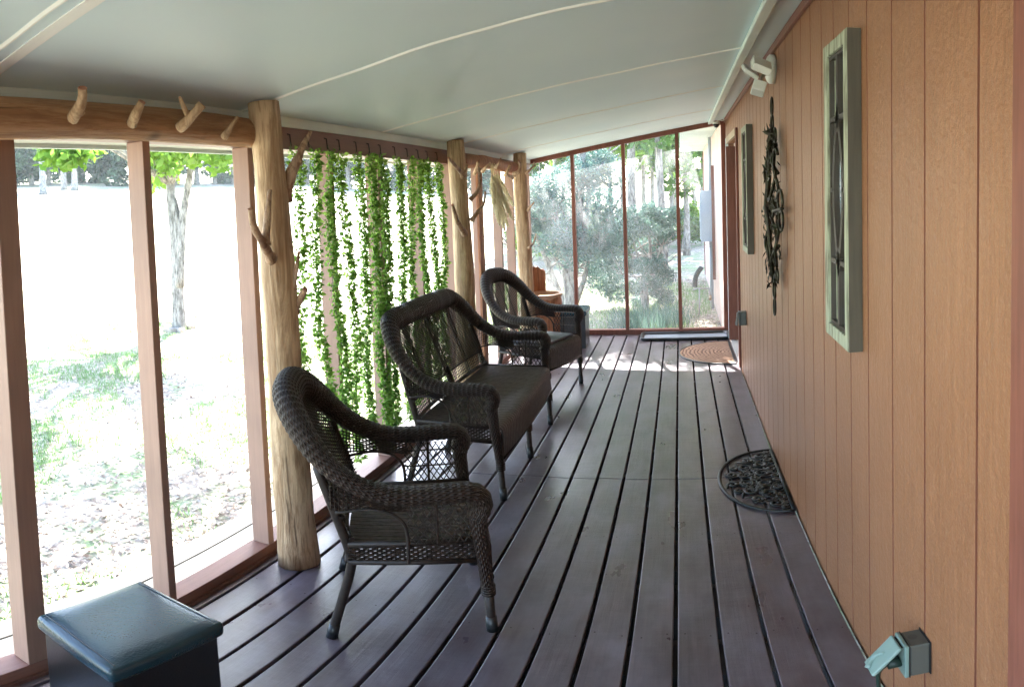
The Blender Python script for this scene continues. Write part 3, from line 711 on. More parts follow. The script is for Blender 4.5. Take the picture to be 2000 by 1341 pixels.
# ------------------------------------------------------------------ ivy strands on nails
def ivy(px, k, zend, dens, drift):
    y = at(px, 305, X=-1.735).y; x0 = -1.722
    root = empty('ivy_strand', (x0, y, 1.99)); random.seed(100+k)
    P = []; n = 44
    for i in range(n+1):
        t = i/n; P.append(Vector((.012*math.sin(t*9+k)-.01, drift*t+.018*math.sin(t*7+k*1.7)+.01*math.sin(t*19+k), -.03-t*(1.96-zend))))
    b = MB(); b.tube([Vector((-.010, 0, 0.0))]+P, .0016, 5, cap=False); b.build('stem', M['vstem'], root)
    b = MB(); L = MB(); m_ = int(1.45*dens*(1.96-zend))
    for j in range(m_):
        t = random.random(); i = min(int(t*n), n-1); p = P[i].lerp(P[i+1], t*n-i)
        dens_w = .55+.45*math.sin(t*23+k*2.1)*math.sin(t*9+k)
        out = random.uniform(.003, .036)*(.6+.7*dens_w); a = random.uniform(-math.pi*.55, math.pi*.55)
        d = Vector((math.cos(a)*.7, math.sin(a), random.uniform(-.7, .35))).normalized(); c = p+d*out
        s = random.uniform(.009, .021); u = (d+Vector((random.gauss(0,.5), random.gauss(0,.5), random.gauss(0,.5)))).normalized()
        w = u.cross(Vector((random.gauss(0,1), random.gauss(0,1), random.gauss(0,1)))).normalized(); nn_ = u.cross(w)*.25
        tip = c+u*s*1.7
        L.add([c, c+u*s*.6+w*s*.62+nn_*s, tip, c+u*s*.6-w*s*.62+nn_*s], [(0,1,2),(0,2,3)])
    L.build('leaves', M['vine'], root)
    return root
npx = [568, 603, 639, 663, 696, 721, 743, 771, 795, 816, 834, 853]
wh = ['beside the first log post', 'second from the first log post', 'right of the first stud past the log post', 'fourth from the first log post', 'fifth from the first log post',
      'on the left edge of the wide dark stud', 'on the right edge of the wide dark stud', 'just right of the wide dark stud', 'ninth from the first log post', 'third from the middle log post', 'second from the middle log post', 'nearest the middle log post']
for k, px in enumerate(npx):
    r_ = ivy(px, k, [.42,.30,.24,.22,.25,.2,.2,.24,.3,.3,.3,.3][k], [460,560,640,560,700,880,820,720,620,700,760,640][k], [.03,.05,.02,.06,.02,.03,.01,.05,-.02,.02,.03,0][k])
    tag(r_, 'hanging green faux ivy strand '+wh[k], 'ivy strand', 'ivy strands hanging from the header nails')
    y = at(px, 305, X=-1.735).y; b = MB(); b.tube([(-DX-.004, y, 2.030), (-DX+.010, y, 2.026), (-DX+.014, y-.003, 2.000), (-DX+.012, y+.004, 1.972)], .0032, 6)
    q = b.build('nail', M['nail']); tag(q, 'rusty nail holding the ivy strand '+wh[k], 'nail', 'nails in the purple-brown header')

# ------------------------------------------------------------------ cedar log seat behind the far armchair
cs = empty('cedar_planter', (-1.52, 6.78+.12, 0)); cs.location = (-1.50, 7.05, 0); tag(cs, 'hollowed red cedar log with a raised split back, behind the farthest armchair', 'log planter')
b = MB(); b.tube([(0,0,z) for z in np.linspace(.002, .61, 12)], [.20+.008*math.sin(z) for z in range(12)], 30, cap=False, rfun=lambda L, a: 1+.03*math.sin(5*a)+.015*math.sin(13*a)); b.build('shell', M['cedar'], cs, True)
b = MB(); nr = 30
v = []
for k in range(nr): a = 2*math.pi*k/nr; v += [(.206*math.cos(a), .206*math.sin(a), .611), (.17*math.cos(a), .17*math.sin(a), .611), (.17*math.cos(a), .17*math.sin(a), .50), (.206*math.cos(a), .206*math.sin(a), .60)]
b.add(v, [(4*k+i, 4*((k+1)%nr)+i, 4*((k+1)%nr)+i+1, 4*k+i+1) for k in range(nr) for i in range(3)]); b.build('rim', mat('pale_sapwood', (.55, .36, .24), .6), cs, True)
b = MB(); b.add([(.168*math.cos(2*math.pi*k/nr), .168*math.sin(2*math.pi*k/nr), .505) for k in range(nr)], [tuple(range(nr))]); b.build('inner_floor', M['cedar'], cs)
b = MB(); v = []; nb = 18
for k in range(nb+1):
    a = math.pi*(.52+.75*k/nb); zt_ = .65+.24*math.sin(math.pi*min(1, .25+.75*k/nb))**.8
    for rr_ in (.165, .2): v += [(rr_*math.cos(a), rr_*math.sin(a), .612), (rr_*math.cos(a), rr_*math.sin(a), zt_+.01*math.sin(k*2.1))]
b.add(v, [(4*k+i0, 4*(k+1)+i0, 4*(k+1)+i1, 4*k+i1) for k in range(nb) for i0, i1 in ((0,1),(1,3),(3,2),(2,0))]+[(0,1,3,2),(4*nb,4*nb+2,4*nb+3,4*nb+1)]); b.build('raised_back', M['cedar'], cs)

# ------------------------------------------------------------------ mats and tray
ms = MB(); cy_, ry, rx = (3.150+4.010)/2, .435, .345; X0 = WX-.018
mat1 = empty('scroll_doormat', (X0, cy_, 0)); tag(mat1, 'black half-round rubber doormat of open scrollwork lying against the orange wall', 'doormat')
b = MB(); E_ = [(-rx*math.cos(a)**.9 if math.cos(a) > 1e-6 else 0, ry*math.sin(a), .009) for a in np.linspace(-math.pi/2, math.pi/2, 60)]
b.tube(E_, .0095, 8, flat=(1.1, .8), up=(0,0,1)); b.tube([(0, -ry, .009), (0, ry, .009)], .0095, 8, flat=(1.1, .8), up=(0,0,1)); b.build('border', M['rubber'], mat1, True)
b = MB(); random.seed(12)
def ins(x, y, m_=.0): return x < -.008+m_ and (x/rx)**2+(y/ry)**2 < .93
def scroll(mb, cx, cy, r, rot, sgn, turns=1.35, tail=.10, w=.0075):
    P = []
    for t in np.linspace(0, 1, 30):
        a = rot+sgn*t*turns*2*math.pi; rr = r*(1-t*.82); P.append((cx+rr*math.cos(a), cy+rr*math.sin(a), .009))
    d = Vector((P[0][0]-P[1][0], P[0][1]-P[1][1], 0)).normalized(); o = Vector((math.cos(rot), math.sin(rot), 0))
    pre = [tuple(Vector(P[0])+d*tail*s+o*(tail*s*s*.9)) for s in (1, .75, .5, .25)]
    P = [p for p in pre+P if ins(p[0], p[1])]
    if len(P) > 4: mb.tube(P, [w*(.55+.75*math.sin(math.pi*(i+2)/(len(P)+4))) for i in range(len(P))], 7, flat=(1.25, .8), up=(0,0,1))
for s in (-1, 1):
    for (cx, cy, r, rot, sg) in [(-.09,.07,.055,.3,1),(-.10,.20,.048,2.2,-1),(-.075,.335,.040,-.6,1),(-.205,.06,.045,1.2,-1),(-.19,.165,.042,-1.2,1),(-.275,.07,.032,2.8,1),(-.165,.27,.034,1.5,-1),(-.04,.13,.030,-2,1),(-.045,.265,.030,2,-1),(-.25,.155,.024,.5,1),(-.13,.125,.022,-2.4,-1),(-.03,.03,.024,1.3,-1),(-.15,.01,.022,0,1),(-.035,.39,.018,0,1)]:
        scroll(b, cx, s*cy, r, s*rot, s*sg)
    for k in range(10):
        P = spline([(-.30+.03*k+random.uniform(0,.02), s*(.02+.035*k), .0085), (-.22+.02*k, s*(.04+.035*k), .0085), (-.15+.015*k, s*(.015+.036*k), .0085), (-.05, s*(.03+.038*k), .0085), (-.004, s*(.02+.038*k), .0085)], 6)
        P = [p for p in P if ins(p.x, p.y, .02)]
        if len(P) > 3: b.tube(P, [.0038+.004*abs(math.sin(i*.42+k)) for i in range(len(P))], 6, flat=(1.2, .8), up=(0,0,1))
b.build('scrollwork', M['rubber'], mat1, True)
m2 = empty('coir_doormat', (WX-.04, 6.74, 0)); tag(m2, 'tan half-round coir doormat with a leaf pattern in front of the doorway', 'doormat')
b = MB(); rx, ry = .555, .505; rim_ = [(-rx*math.cos(a), ry*math.sin(a)) for a in np.linspace(-math.pi/2, math.pi/2, 50)]
n = len(rim_); b.add([(x*.95-.01, y*.95, .0105) for x, y in rim_], [tuple(range(n))[::-1]]); co2 = b.build('coir_face', M['coir'], m2)
b = MB(); b.add([(x, y, .0016) for x, y in rim_]+[(x, y, .0085) for x, y in rim_], [tuple(range(n, 2*n))[::-1]]+[(i, i+1, n+i+1, n+i) for i in range(n-1)]+[(n-1, 0, n, 2*n-1)])
b.tube([(x*.975-.005, y*.975, .009) for x, y in rim_]+[(-.005, -ry*.975, .009)], .008, 7, flat=(1.3, .6), up=(0,0,1)); b.build('border', M['rubber'], m2)
tr = empty('boot_tray', (.035, 7.515, 0)); tag(tr, 'black boot tray with a raised rim lying along the end wall', 'boot tray')
def rrect(hx, hy, r, z, n=8):
    P = []
    for cx, cy, a0 in ((hx-r, hy-r, 0), (-hx+r, hy-r, 90), (-hx+r, -hy+r, 180), (hx-r, -hy+r, 270)):
        for k in range(n+1): a = R(a0+90*k/n); P.append((cx+r*math.cos(a), cy+r*math.sin(a), z))
    return P
b = MB(); P = rrect(.49, .16, .06, .008); b.add(P, [tuple(range(len(P)))]); b.build('tray_floor', M['tray'], tr)
b = MB(); n = len(P); rings = [rrect(.475, .145, .05, .0085), rrect(.495, .165, .06, .034), rrect(.512, .182, .07, .038), rrect(.518, .188, .075, .028), rrect(.505, .175, .07, .002)]
b.add([p for r_ in rings for p in r_], [(j*n+i, j*n+(i+1) % n, (j+1)*n+(i+1) % n, (j+1)*n+i) for j in range(4) for i in range(n)]); b.build('rim', M['rubber'], tr, True)

# ------------------------------------------------------------------ wall decor
def window_mirror(y0, y1, z0, z1, t, label):
    root = empty('window_mirror', (WX, (y0+y1)/2, z0)); tag(root, label, 'mirror', 'long window-frame mirrors on the orange wall')
    hy = (y1-y0)/2; H = z1-z0; fw = .045
    def pt(x, y, z): return (x, y, z)
    b = MB()
    b.box(-t, -.002, -hy, -hy+fw, 0, H); b.box(-t, -.002, hy-fw, hy, 0, H); b.box(-t+.0005, -.002, -hy+fw, hy-fw, H-fw, H); b.box(-t+.0005, -.002, -hy+fw, hy-fw, 0, fw)
    fo = b.build('frame', M['frame'], root); bevel(fo, .003)
    b = MB(); b.box(-t+.002, -.001, -hy-.003, -hy-.0002, .002, H-.002); b.build('side_shade', M['frame_side'], root)  # thin dark cladding painting the shade on the near side
    iy = hy-fw; b = MB(); iw = .013; ti = t-.010
    b.box(-ti, -.012, -iy, -iy+iw, fw, H-fw); b.box(-ti, -.012, iy-iw, iy, fw, H-fw); b.box(-ti, -.012, -iy+iw, iy-iw, fw, fw+iw); b.box(-ti, -.012, -iy+iw, iy-iw, H-fw-iw, H-fw)
    b.build('inner_frame', M['frame_in'], root)
    b = MB(); b.box(-(t-.018), -.006, -iy+.001, iy-.001, fw+.001, H-fw-.001); b.build('mirror_glass', M['mirror'], root)
    b = MB(); Za, Zb = fw+H*.22, H-fw-H*.22; zc = H/2; jw = .012; tt = ti+.002
    def bar(P, w=jw):
        for p, q in zip(P[:-1], P[1:]):
            p = Vector(p); q = Vector(q); d = (q-p); c = (p+q)/2; b.obox(c, [(1,0,0), d.cross(Vector((1,0,0))), d], ((tt-(t-.0185))/2, w, d.length/2+.002))
    xm = -(t-.0185+tt)/2
    bar([(xm, 0, fw+iw), (xm, 0, Za-.03)]); bar([(xm, 0, Zb+.03), (xm, 0, H-fw-iw)])
    for s in (-1, 1):
        bar([(xm, s*.002, Zb+.035)]+[(xm, s*(iy-iw)*.62*math.sin(math.pi*u)**.9, Zb-(Zb-Za)*u) for u in np.linspace(.0, 1, 17)]+[(xm, s*.002, Za-.035)])
        for z in (Za, Zb): bar([(xm, s*.012, z), (xm, s*(iy-iw), z)], .008)
        bar([(xm, s*(iy-iw)*.62, zc), (xm, s*(iy-iw), zc)], .008)
    for z in (Za, Zb):
        bar([(xm, 0, z+.045), (xm, .022, z), (xm, 0, z-.045), (xm, -.022, z), (xm, 0, z+.045)], .005)
    b.build('muntins', M['frame_in'], root)
    return root
window_mirror(1.945, 2.265, 1.18, 2.19, .046, 'long grey-green framed window mirror nearest the camera on the orange wall')
window_mirror(4.90, 5.28, 1.205, 2.18, .05, 'narrow window mirror farther along the wall, near the doorway')

# iron scroll hanging
orn = empty('scroll_wall_hanging', (WX-.045, 3.55, 1.0)); YS = 2.2; tag(orn, 'tall dark bronze scroll and leaf metal hanging between the two mirrors', 'wall ornament')
b = MB(); lv = MB(); H = 1.19
def ot(C, r=.006, n=6): b.tube(spline([(x*2, y*YS, z) for x, y, z in C], n), r*1.5, 6)
def ring(y, z, ry, rz, r=.006, x=0): b.tube([(x, y*YS+ry*YS*math.cos(a), z+rz*math.sin(a)) for a in np.linspace(0, 2*math.pi, 25)], r, 6, cap=False)
ring(0, H-.05, .014, .05, .006); ring(0, H-.145, .018, .05, .006); ring(0, .05, .014, .05); ring(0, .14, .018, .05)
for s in (-1, 1):
    ot([(0, 0, H-.2), (0, s*.04, H-.28), (-.01, s*.085, H-.40), (0, s*.09, H-.50), (0, s*.03, H-.58)])
    ot([(0, 0, H-.18), (-.01, s*.02, H-.30), (0, s*.05, H-.42), (-.01, s*.02, H-.54)])
    ot([(0, 0, .19), (0, s*.05, .28), (-.01, s*.09, .38), (0, s*.085, .48), (0, s*.03, .60)])
    ot([(0, 0, .2), (-.01, s*.03, .32), (0, s*.05, .43), (-.01, s*.015, .56)])
    ring(s*.045, H-.215, .018, .038); ring(s*.115, H/2+.035, .035, .055, .007); ring(s*.125, H/2-.06, .03, .05, .007); ring(s*.06, H/2, .03, .035, .006); ring(s*.05, .235, .018, .04)
    ot([(0, s*.03, H/2-.01), (-.012, s*.09, H/2-.015), (0, s*.15, H/2)], .006); ot([(0, s*.09, H-.42), (-.01, s*.05, H-.35), (0, s*.06, H-.29), (0, s*.085, H-.32)])
    ot([(0, s*.09, .40), (-.01, s*.05, .34), (0, s*.055, .28)])
ot([(0, 0, H-.19), (-.015, .004, H/2+.1), (-.02, 0, H/2), (-.015, -.004, H/2-.1), (0, 0, .19)], .008)
ring(0, H/2, .045, .06, .009, -.01)
random.seed(4)
for k in range(210):
    t = random.random(); z = .16+(H-.32)*t; e = .11*math.sin(math.pi*t)**.8+.012; y = random.uniform(-e, e); u = Vector((random.gauss(0,.25), random.gauss(0,.6), random.gauss(0,1))).normalized(); s = random.uniform(.018, .034)
    w = u.cross(Vector((1, 0, random.gauss(0,.2)))).normalized(); c = Vector((random.uniform(-.04, .02), y*YS, z))
    lv.add([c-u*s, c+w*s*.42-Vector((.004,0,0)), c+u*s, c-w*s*.42-Vector((.004,0,0)), c+Vector((.003,0,0))], [(0,1,4),(1,2,4),(2,3,4),(3,0,4)])
b.build('scrolls', M['iron'], orn, True); lv.build('leaves', M['iron'], orn)

# twin floodlight
fp = at(1513, 135, X=WX); fl_ = empty('security_floodlight', (WX, fp.y, fp.z)); tag(fl_, 'white twin-head security floodlight high on the orange wall', 'floodlight')
b = MB(); b.tube([(-.002,0,0), (-.030,0,0), (-.042,0,0), (-.052,0,0)], [.085, .085, .072, .050], 32); b.build('mount_plate', M['plastic'], fl_, True)
def head(c, d, u, hs, nm='lamp_head'):
    c = Vector(c); d = Vector(d).normalized(); u = Vector(u); u = (u-d*u.dot(d)).normalized(); w = d.cross(u)
    b = MB(); b.obox(c, [d, u, w], hs); o = b.build(nm, M['plastic'], fl_); bevel(o, .006, 3)
    b = MB(); b.obox(c+d*(hs[0]+.001), [d, u, w], (.001, hs[1]*.85, hs[2]*.85)); q = b.build('lens', M['lens']); q.parent = o
    return o
h1 = at(1487, 128, X=WX-.14)-Vector(fl_.location); h2 = at(1482, 172, X=WX-.14)-Vector(fl_.location); h3 = at(1465, 140, X=WX-.17)-Vector(fl_.location)
head(h1, (-.35, .45, -.75), (0, 1, .4), (.020, .060, .048)); head(h3, (-.55, .30, -.75), (0, 1, .4), (.012, .062, .045)); head(h2, (-.3, -.35, -.85), (0, 1, -.3), (.030, .034, .034), 'motion_sensor')
b = MB()
for h_ in (h1, h2, h3): b.tube([(-.04, 0, 0), Vector((-.06, 0, 0)).lerp(h_, .5), h_], .011, 8)
b.build('arms', mat('swivel_arm', (.42, .40, .36), .45), fl_)
# dome camera in the far corner
dc = at(1399, 243, Y=7.45); dm = empty('dome_camera', tuple(dc)); tag(dm, 'small black dome camera under the ceiling in the far right corner', 'camera')
b = MB(); b.tube([(0,0,.03), (0,0,.005)], [.04, .042], 20); b.build('base', M['plastic'], dm, True)
b = MB(); b.tube([(0,0,.008), (0,0,-.01), (0,0,-.028), (0,0,-.038)], [.038, .036, .024, .006], 20); b.build('dome', M['camdark'], dm, True)
b = MB(); b.tube(spline([(0, 0, .03), (.03, -.02, .045), (.07, -.03, .04), (.085, -.06, .05)], 6), .006, 6); b.build('cable', M['plastic'], dm)

# outlet boxes
def outlet(loc, label, openlid):
    r_ = empty('outlet_box', loc); tag(r_, label, 'outlet box', 'outlet boxes on the orange wall')
    b = MB(); b.box(-.052, -.003, -.036, .036, -.058, .058); o = b.build('box', M['boxgrey'], r_); bevel(o, .004)
    b = MB(); b.box(-.0029, -.0012, -.039, .039, -.061, .061); b.build('back_gasket', M['gasket'], r_)
    b = MB(); b.box(-.0545, -.0525, -.038, .038, -.060, .060); b.build('front_gasket', M['gasket'], r_)
    b = MB(); b.box(-.066, -.055, -.038, .038, -.060, .060); o = b.build('cover_plate', M['boxgrey' if not openlid else 'teal'], r_); bevel(o, .003)
    a = R(38) if openlid else R(4)
    u = Vector((-math.sin(a), 0, -math.cos(a))); n_ = Vector((-math.cos(a), 0, math.sin(a))); c = Vector((-.068, 0, .050))+u*.056+n_*.006
    b = MB(); b.obox(c, [n_, (0,1,0), u], (.005, .034, .056)); l = b.build('lid', M['teal'] if openlid else M['boxgrey'], r_); bevel(l, .004)
    b = MB()
    P = [c+n_*.006+Vector((0, .016*math.sin(math.pi*t), 0))*1+u*(-.012+.064*t) for t in np.linspace(0, 1, 10)]
    b.tube(P, [.003+.006*t for t in np.linspace(0, 1, 10)], 8); q = b.build('lid_ridge', M['teal'] if openlid else M['boxgrey'], None, True); q.parent = l
    b = MB(); b.tube([(-.069, -.026, .051), (-.069, .026, .051)], .0022, 6); b.obox((-.071, .004, .047), [(1,0,0),(0,1,0),(0,0,1)], (.002, .004, .007)); q = b.build('hinge', M['gasket']); q.parent = l
    b = MB(); b.tube([(-.032, .004, .0585), (-.032, .004, .0592)], .012, 16); b.build('knockout', mat('knockout_disc', (.085, .092, .085), .4, .5, .3), r_)
    return r_
oc = at(1808, 1270, X=WX); o1 = outlet((WX, oc.y, oc.z), 'grey metal outlet box with its pale teal lid propped open over a green cord', True)
b = MB(); b.tube([(-.066, 0, -.018), (-.100, 0, -.026)], [.019, .016], 12); b.tube(spline([(-.098, 0, -.026), (-.115, 0, -.045), (-.118, .006, -.085), (-.110, .015, -.20), (-.10, .03, oc.z*-1+.012), (-.10, -.25, oc.z*-1+.010), (-.06, -.9, oc.z*-1+.010)], 10), .0055, 8)
cd_ = b.build('power_cord', M['cord'], None, True); cd_.location = (WX, oc.y, oc.z); tag(cd_, 'dark green power cord plugged into the open outlet box', 'power cord')
oc = at(1453, 621, X=WX-.02); outlet((WX, oc.y, oc.z), 'small grey outlet box on the orange wall beside the doorway', False)
# little bits near the settee: loose wire loop
b = MB(); c = at(1030, 885, X=-.94); b.tube([(c.x, c.y+.028*math.cos(a)*(1+.2*math.sin(3*a)), c.z+.04+.045*math.sin(a)) for a in np.linspace(0, 5.6, 30)], .0012, 4); q = b.build('loose_strand', M['strand']); tag(q, 'thin loose wicker strand curling by the middle front leg of the settee', 'loose strand')

# ------------------------------------------------------------------ outside
def quads(C, U, Wd, name, m_, parent=None):
    """many small leaf quads: centres, long half axes, short half axes (numpy n x 3)"""
    n = len(C); v = np.empty((n, 4, 3)); v[:,0] = C-U; v[:,1] = C+Wd; v[:,2] = C+U; v[:,3] = C-Wd
    me = bpy.data.meshes.new(name); me.vertices.add(4*n); me.loops.add(4*n); me.polygons.add(n)
    me.vertices.foreach_set('co', v.reshape(-1)); me.loops.foreach_set('vertex_index', np.arange(4*n, dtype=np.int32))
    me.polygons.foreach_set('loop_start', np.arange(0, 4*n, 4, dtype=np.int32)); me.polygons.foreach_set('loop_total', np.full(n, 4, dtype=np.int32))
    me.update(); me.validate(); me.materials.append(m_)
    o = bpy.data.objects.new(name, me); COL.objects.link(o)
    if parent: o.parent = parent
    return o
def rdir(n, zs=1.0):
    d = rng.normal(size=(n, 3)); d[:,2] *= zs; return d/np.linalg.norm(d, axis=1)[:,None]
def foliage(clumps, per, size, name, m_, parent, asp=.5, shell=.55, zs=1.0):
    C = []
    for (cx, cy, cz_, rx, ry, rz) in clumps:
        d = rdir(per); r = (shell+(1-shell)*rng.random(per))**.8; C.append(np.array([cx, cy, cz_])+d*r[:,None]*np.array([rx, ry, rz]))
    C = np.concatenate(C); n = len(C); u = rdir(n, zs); w = np.cross(u, rdir(n)); w /= np.linalg.norm(w, axis=1)[:,None]
    s = size*(.6+.8*rng.random(n))[:,None]
    return quads(C, u*s, w*s*asp, name, m_, parent)
def clumps_in(n, c, r, cr, seed=0):
    g = np.random.default_rng(seed); d = g.normal(size=(n, 3)); d /= np.linalg.norm(d, axis=1)[:,None]; q = d*(g.random(n)**.45)[:,None]*np.array(r)+np.array(c)
    s = cr*(.6+.8*g.random(n)); return [(*q[i], s[i], s[i], s[i]*.8) for i in range(n)]
def tree(x, y, h, r0, crown_c, crown_r, nc, per, leaf, m_, label, cat='tree', group=None, seed=1, fork=None, lean=(0,0), asp=.5, cr=.5, br=6, name='tree'):
    g = random.Random(seed); z0 = ground_z(x, y)-.05; root = empty(name, (x, y, z0)); tag(root, label, cat, group)
    b = MB(); top = Vector((lean[0], lean[1], h)); P = [Vector((lean[0]*t*t+g.uniform(-.03,.03)*h*.1, lean[1]*t*t+g.uniform(-.03,.03)*h*.1, h*t)) for t in np.linspace(0, 1, 9)]
    Q = spline(P, 4); k = len(Q); b.tube(Q, [r0*(1.25-.9*(i/(k-1))**.8+.35*math.exp(-i*.8)) for i in range(k)], 10, rfun=lambda L, a: 1+.08*math.sin(3*a+L))
    b.build('trunk', M['bark'], root, True)
    cl = clumps_in(nc, crown_c, crown_r, cr, seed)
    for i in range(br):
        lb = MB()
        c = cl[(i*7) % len(cl)]; t = g.uniform(.3, .9) if not fork else fork; s = Q[int(t*(k-1))]
        e = Vector(c[:3]); mid = s.lerp(e, .5)+Vector((g.uniform(-.2,.2), g.uniform(-.2,.2), g.uniform(-.1,.3)))*.1*h
        lb.tube(spline([s, mid, e], 5), [r0*.5*(1-.8*j/10) for j in range(11)], 7); lb.build('limb', M['bark'], root, True)
    foliage(cl, per, leaf, 'crown', m_, root, asp); return root
# the forked yard tree with a wide crown that shades the ground beside the porch
tb = at(350, 648, Z=-.36)
tree(tb.x, tb.y, 6.2, .095, (.6, -1.6, 5.6), (4.0, 4.6, 1.9), 80, 200, .075, M['green'], 'pale forked shade tree standing in the sunny yard', seed=5, br=16, fork=.42, cr=.75, name='shade_tree')
yt = [o for o in bpy.data.objects if o.name.startswith('shade_tree')][0]
for C, ra, rb in (([at(349, 560, Y=tb.y), at(347, 430, Y=tb.y), at(334, 370, Y=tb.y), at(322, 300, Y=tb.y+.1)], .075, .045), ([at(351, 560, Y=tb.y), at(356, 440, Y=tb.y), at(366, 370, Y=tb.y), at(378, 300, Y=tb.y)], .08, .05)):
    b = MB(); Q = spline([Vector(c)-Vector(yt.location) for c in C], 6); k = len(Q); b.tube(Q, [ra+(rb-ra)*i/(k-1) for i in range(k)], 10); b.build('forked_limb', M['bark'], yt, True)
lc = []
for x, y in ((312,322),(335,318),(350,312),(385,312),(400,325),(415,318),(440,310),(455,322),(465,312),(320,345),(318,370),(372,305),(425,330),(300,320)):
    p = at(x, y, Y=tb.y-.5+random.uniform(-.6,.6))-Vector(yt.location); lc.append((p.x, p.y, p.z+.14, .36, .36, .24))
foliage(lc, 75, .075, 'low_leaves', M['lime'], yt, .55, .1)
for k, (x, y) in enumerate(((325,646),(340,641),(352,652),(367,646),(333,652),(318,640))):
    p = at(x, y, Z=-.36); b = MB(); b.obox((0,0,.03), [(1, random.uniform(-.5,.5), 0), (random.uniform(-.5,.5)*-1, 1, 0), (0,0,1)], (.11, .07, .05)); o = b.build('edging_stone', M['stone']); bevel(o, .02); o.location = (p.x, p.y, ground_z(p.x, p.y)); tag(o, 'rough stone at the foot of the shade tree', 'stone', 'stones round the shade tree')
# tree line on the rise
def line_tree(px, dist_y, kind, k, w=3.0, hh=9):
    d = ray(px, 362); hd = math.hypot(d[0], d[1]); x = d[0]/hd*dist_y; y = d[1]/hd*dist_y
    lab = [ 'dense dark evergreen on the rise beyond the field', 'pale trunked leafy tree beyond the field', 'lighter green tree among the evergreens beyond the field'][kind]
    if kind == 0: tree(x, y, hh*.8, .2, (0, 0, hh*.45), (w, w, hh*.48), 34, 230, .26, M['dark'], lab, 'tree', 'tree line beyond the field', seed=50+k, br=3, cr=1.1, name='evergreen_tree')
    elif kind == 1: tree(x, y, hh, .22, (0, 0, hh*.85), (w, w, hh*.35), 16, 200, .22, M['lime'], lab, 'tree', 'tree line beyond the field', seed=50+k, br=5, cr=1.2, name='leafy_tree')
    else: tree(x, y, hh*.8, .25, (0, 0, hh*.45), (w, w, hh*.3), 14, 180, .22, M['green'], lab, 'tree', 'tree line beyond the field', seed=50+k, br=5, cr=1.0, name='young_tree')
k = 0
for px in list(range(-40, 300, 34)): line_tree(px, 62+((k*37) % 9), 0, k, 3.4, 11); k += 1
for px in (300, 345, 385, 420, 455, 480, 520, 560, 600, 640, 680, 720, 770, 820, 860, 905, 950, 990): line_tree(px, 64+((k*31) % 10), 0 if k % 3 else 2, k, 3.6, 10); k += 1
for px, dd in ((84, 50), (126, 56), (146, 55), (262, 54)): line_tree(px, dd, 1, k, 2.6, 12); k += 1
# low hanging lime bough of the shade tree (seen in the leftmost bay)
ll = []; sloc = Vector(yt.location)
for x, y in ((100,298),(108,305),(120,312),(135,305),(148,312),(112,316),(140,318),(128,300),(152,302)):
    q = at(x, y, Y=3.2)-sloc; ll.append((q.x, q.y, q.z+.04, .22, .22, .12))
foliage(ll, 55, .05, 'low_leaves', M['lime'], yt, .55, .1)
b = MB(); q = at(125, 300, Y=3.2)-sloc; b.tube(spline([(0, -.1, 3.4), (q.x*.5, q.y*.5, 3.9), (q.x, q.y+.2, 3.0), tuple(q+Vector((0,0,.25)))], 6), [.04-.0018*k for k in range(19)], 7); b.build('drooping_bough', M['bark'], yt, True)

# grass tufts and leaf litter close to the porch
def tufts(name, n_t, blades, area, mask, hgt, m_, label=None):
    x = rng.uniform(area[0], area[1], n_t); y = rng.uniform(area[2], area[3], n_t); keep = mask(x, y); x, y = x[keep], y[keep]; n = len(x)
    X = np.repeat(x, blades)+rng.normal(size=n*blades)*.05; Y = np.repeat(y, blades)+rng.normal(size=n*blades)*.05
    Z = np.array([ground_z(a, b) for a, b in zip(X, Y)]); hh = hgt*(.4+rng.random(len(X)))
    up = np.stack([rng.normal(size=len(X))*.35, rng.normal(size=len(X))*.35, np.ones(len(X))], 1); up /= np.linalg.norm(up, axis=1)[:,None]
    a = rng.uniform(0, 6.28, len(X)); Wd = np.stack([np.cos(a), np.sin(a), 0*a], 1)*.0032
    C = np.stack([X, Y, Z], 1)+up*hh[:,None]*.5
    o = quads(C, up*hh[:,None]*.5, Wd, name, m_); tag(o, kind='stuff'); return o
def gm(x, y): return (np.sin(x*1.7+.6)*np.sin(y*1.3+1.1)+.5*np.sin(x*3.9+y*2.3)+.35*np.sin(y*5.1-x*2.0) > -.14) & (x < -2.35)
o = tufts('grass', 9000, 9, (-9, -2.3, -1, 9), gm, .085, M['grass']); tag(o, 'patchy green grass tufts growing between the fallen leaves', 'grass')
n = 42000; X = -2.2-6.3*rng.random(n)**1.4; Y = rng.uniform(-1, 9, n); Z = np.array([ground_z(a, b) for a, b in zip(X, Y)])+.008+rng.random(n)*.012
u = rng.normal(size=(n, 3)); u[:,2] *= .25; u /= np.linalg.norm(u, axis=1)[:,None]; w = np.cross(u, np.array([0,0,1.])+rng.normal(size=(n,3))*.3); w /= np.linalg.norm(w, axis=1)[:,None]; s = (.010+.016*rng.random(n))[:,None]
o = quads(np.stack([X, Y, Z], 1), u*s, w*s*.55, 'leaf_litter', M['litter']); tag(o, 'dry fallen leaves scattered over the ground outside', 'leaf litter', kind='stuff')
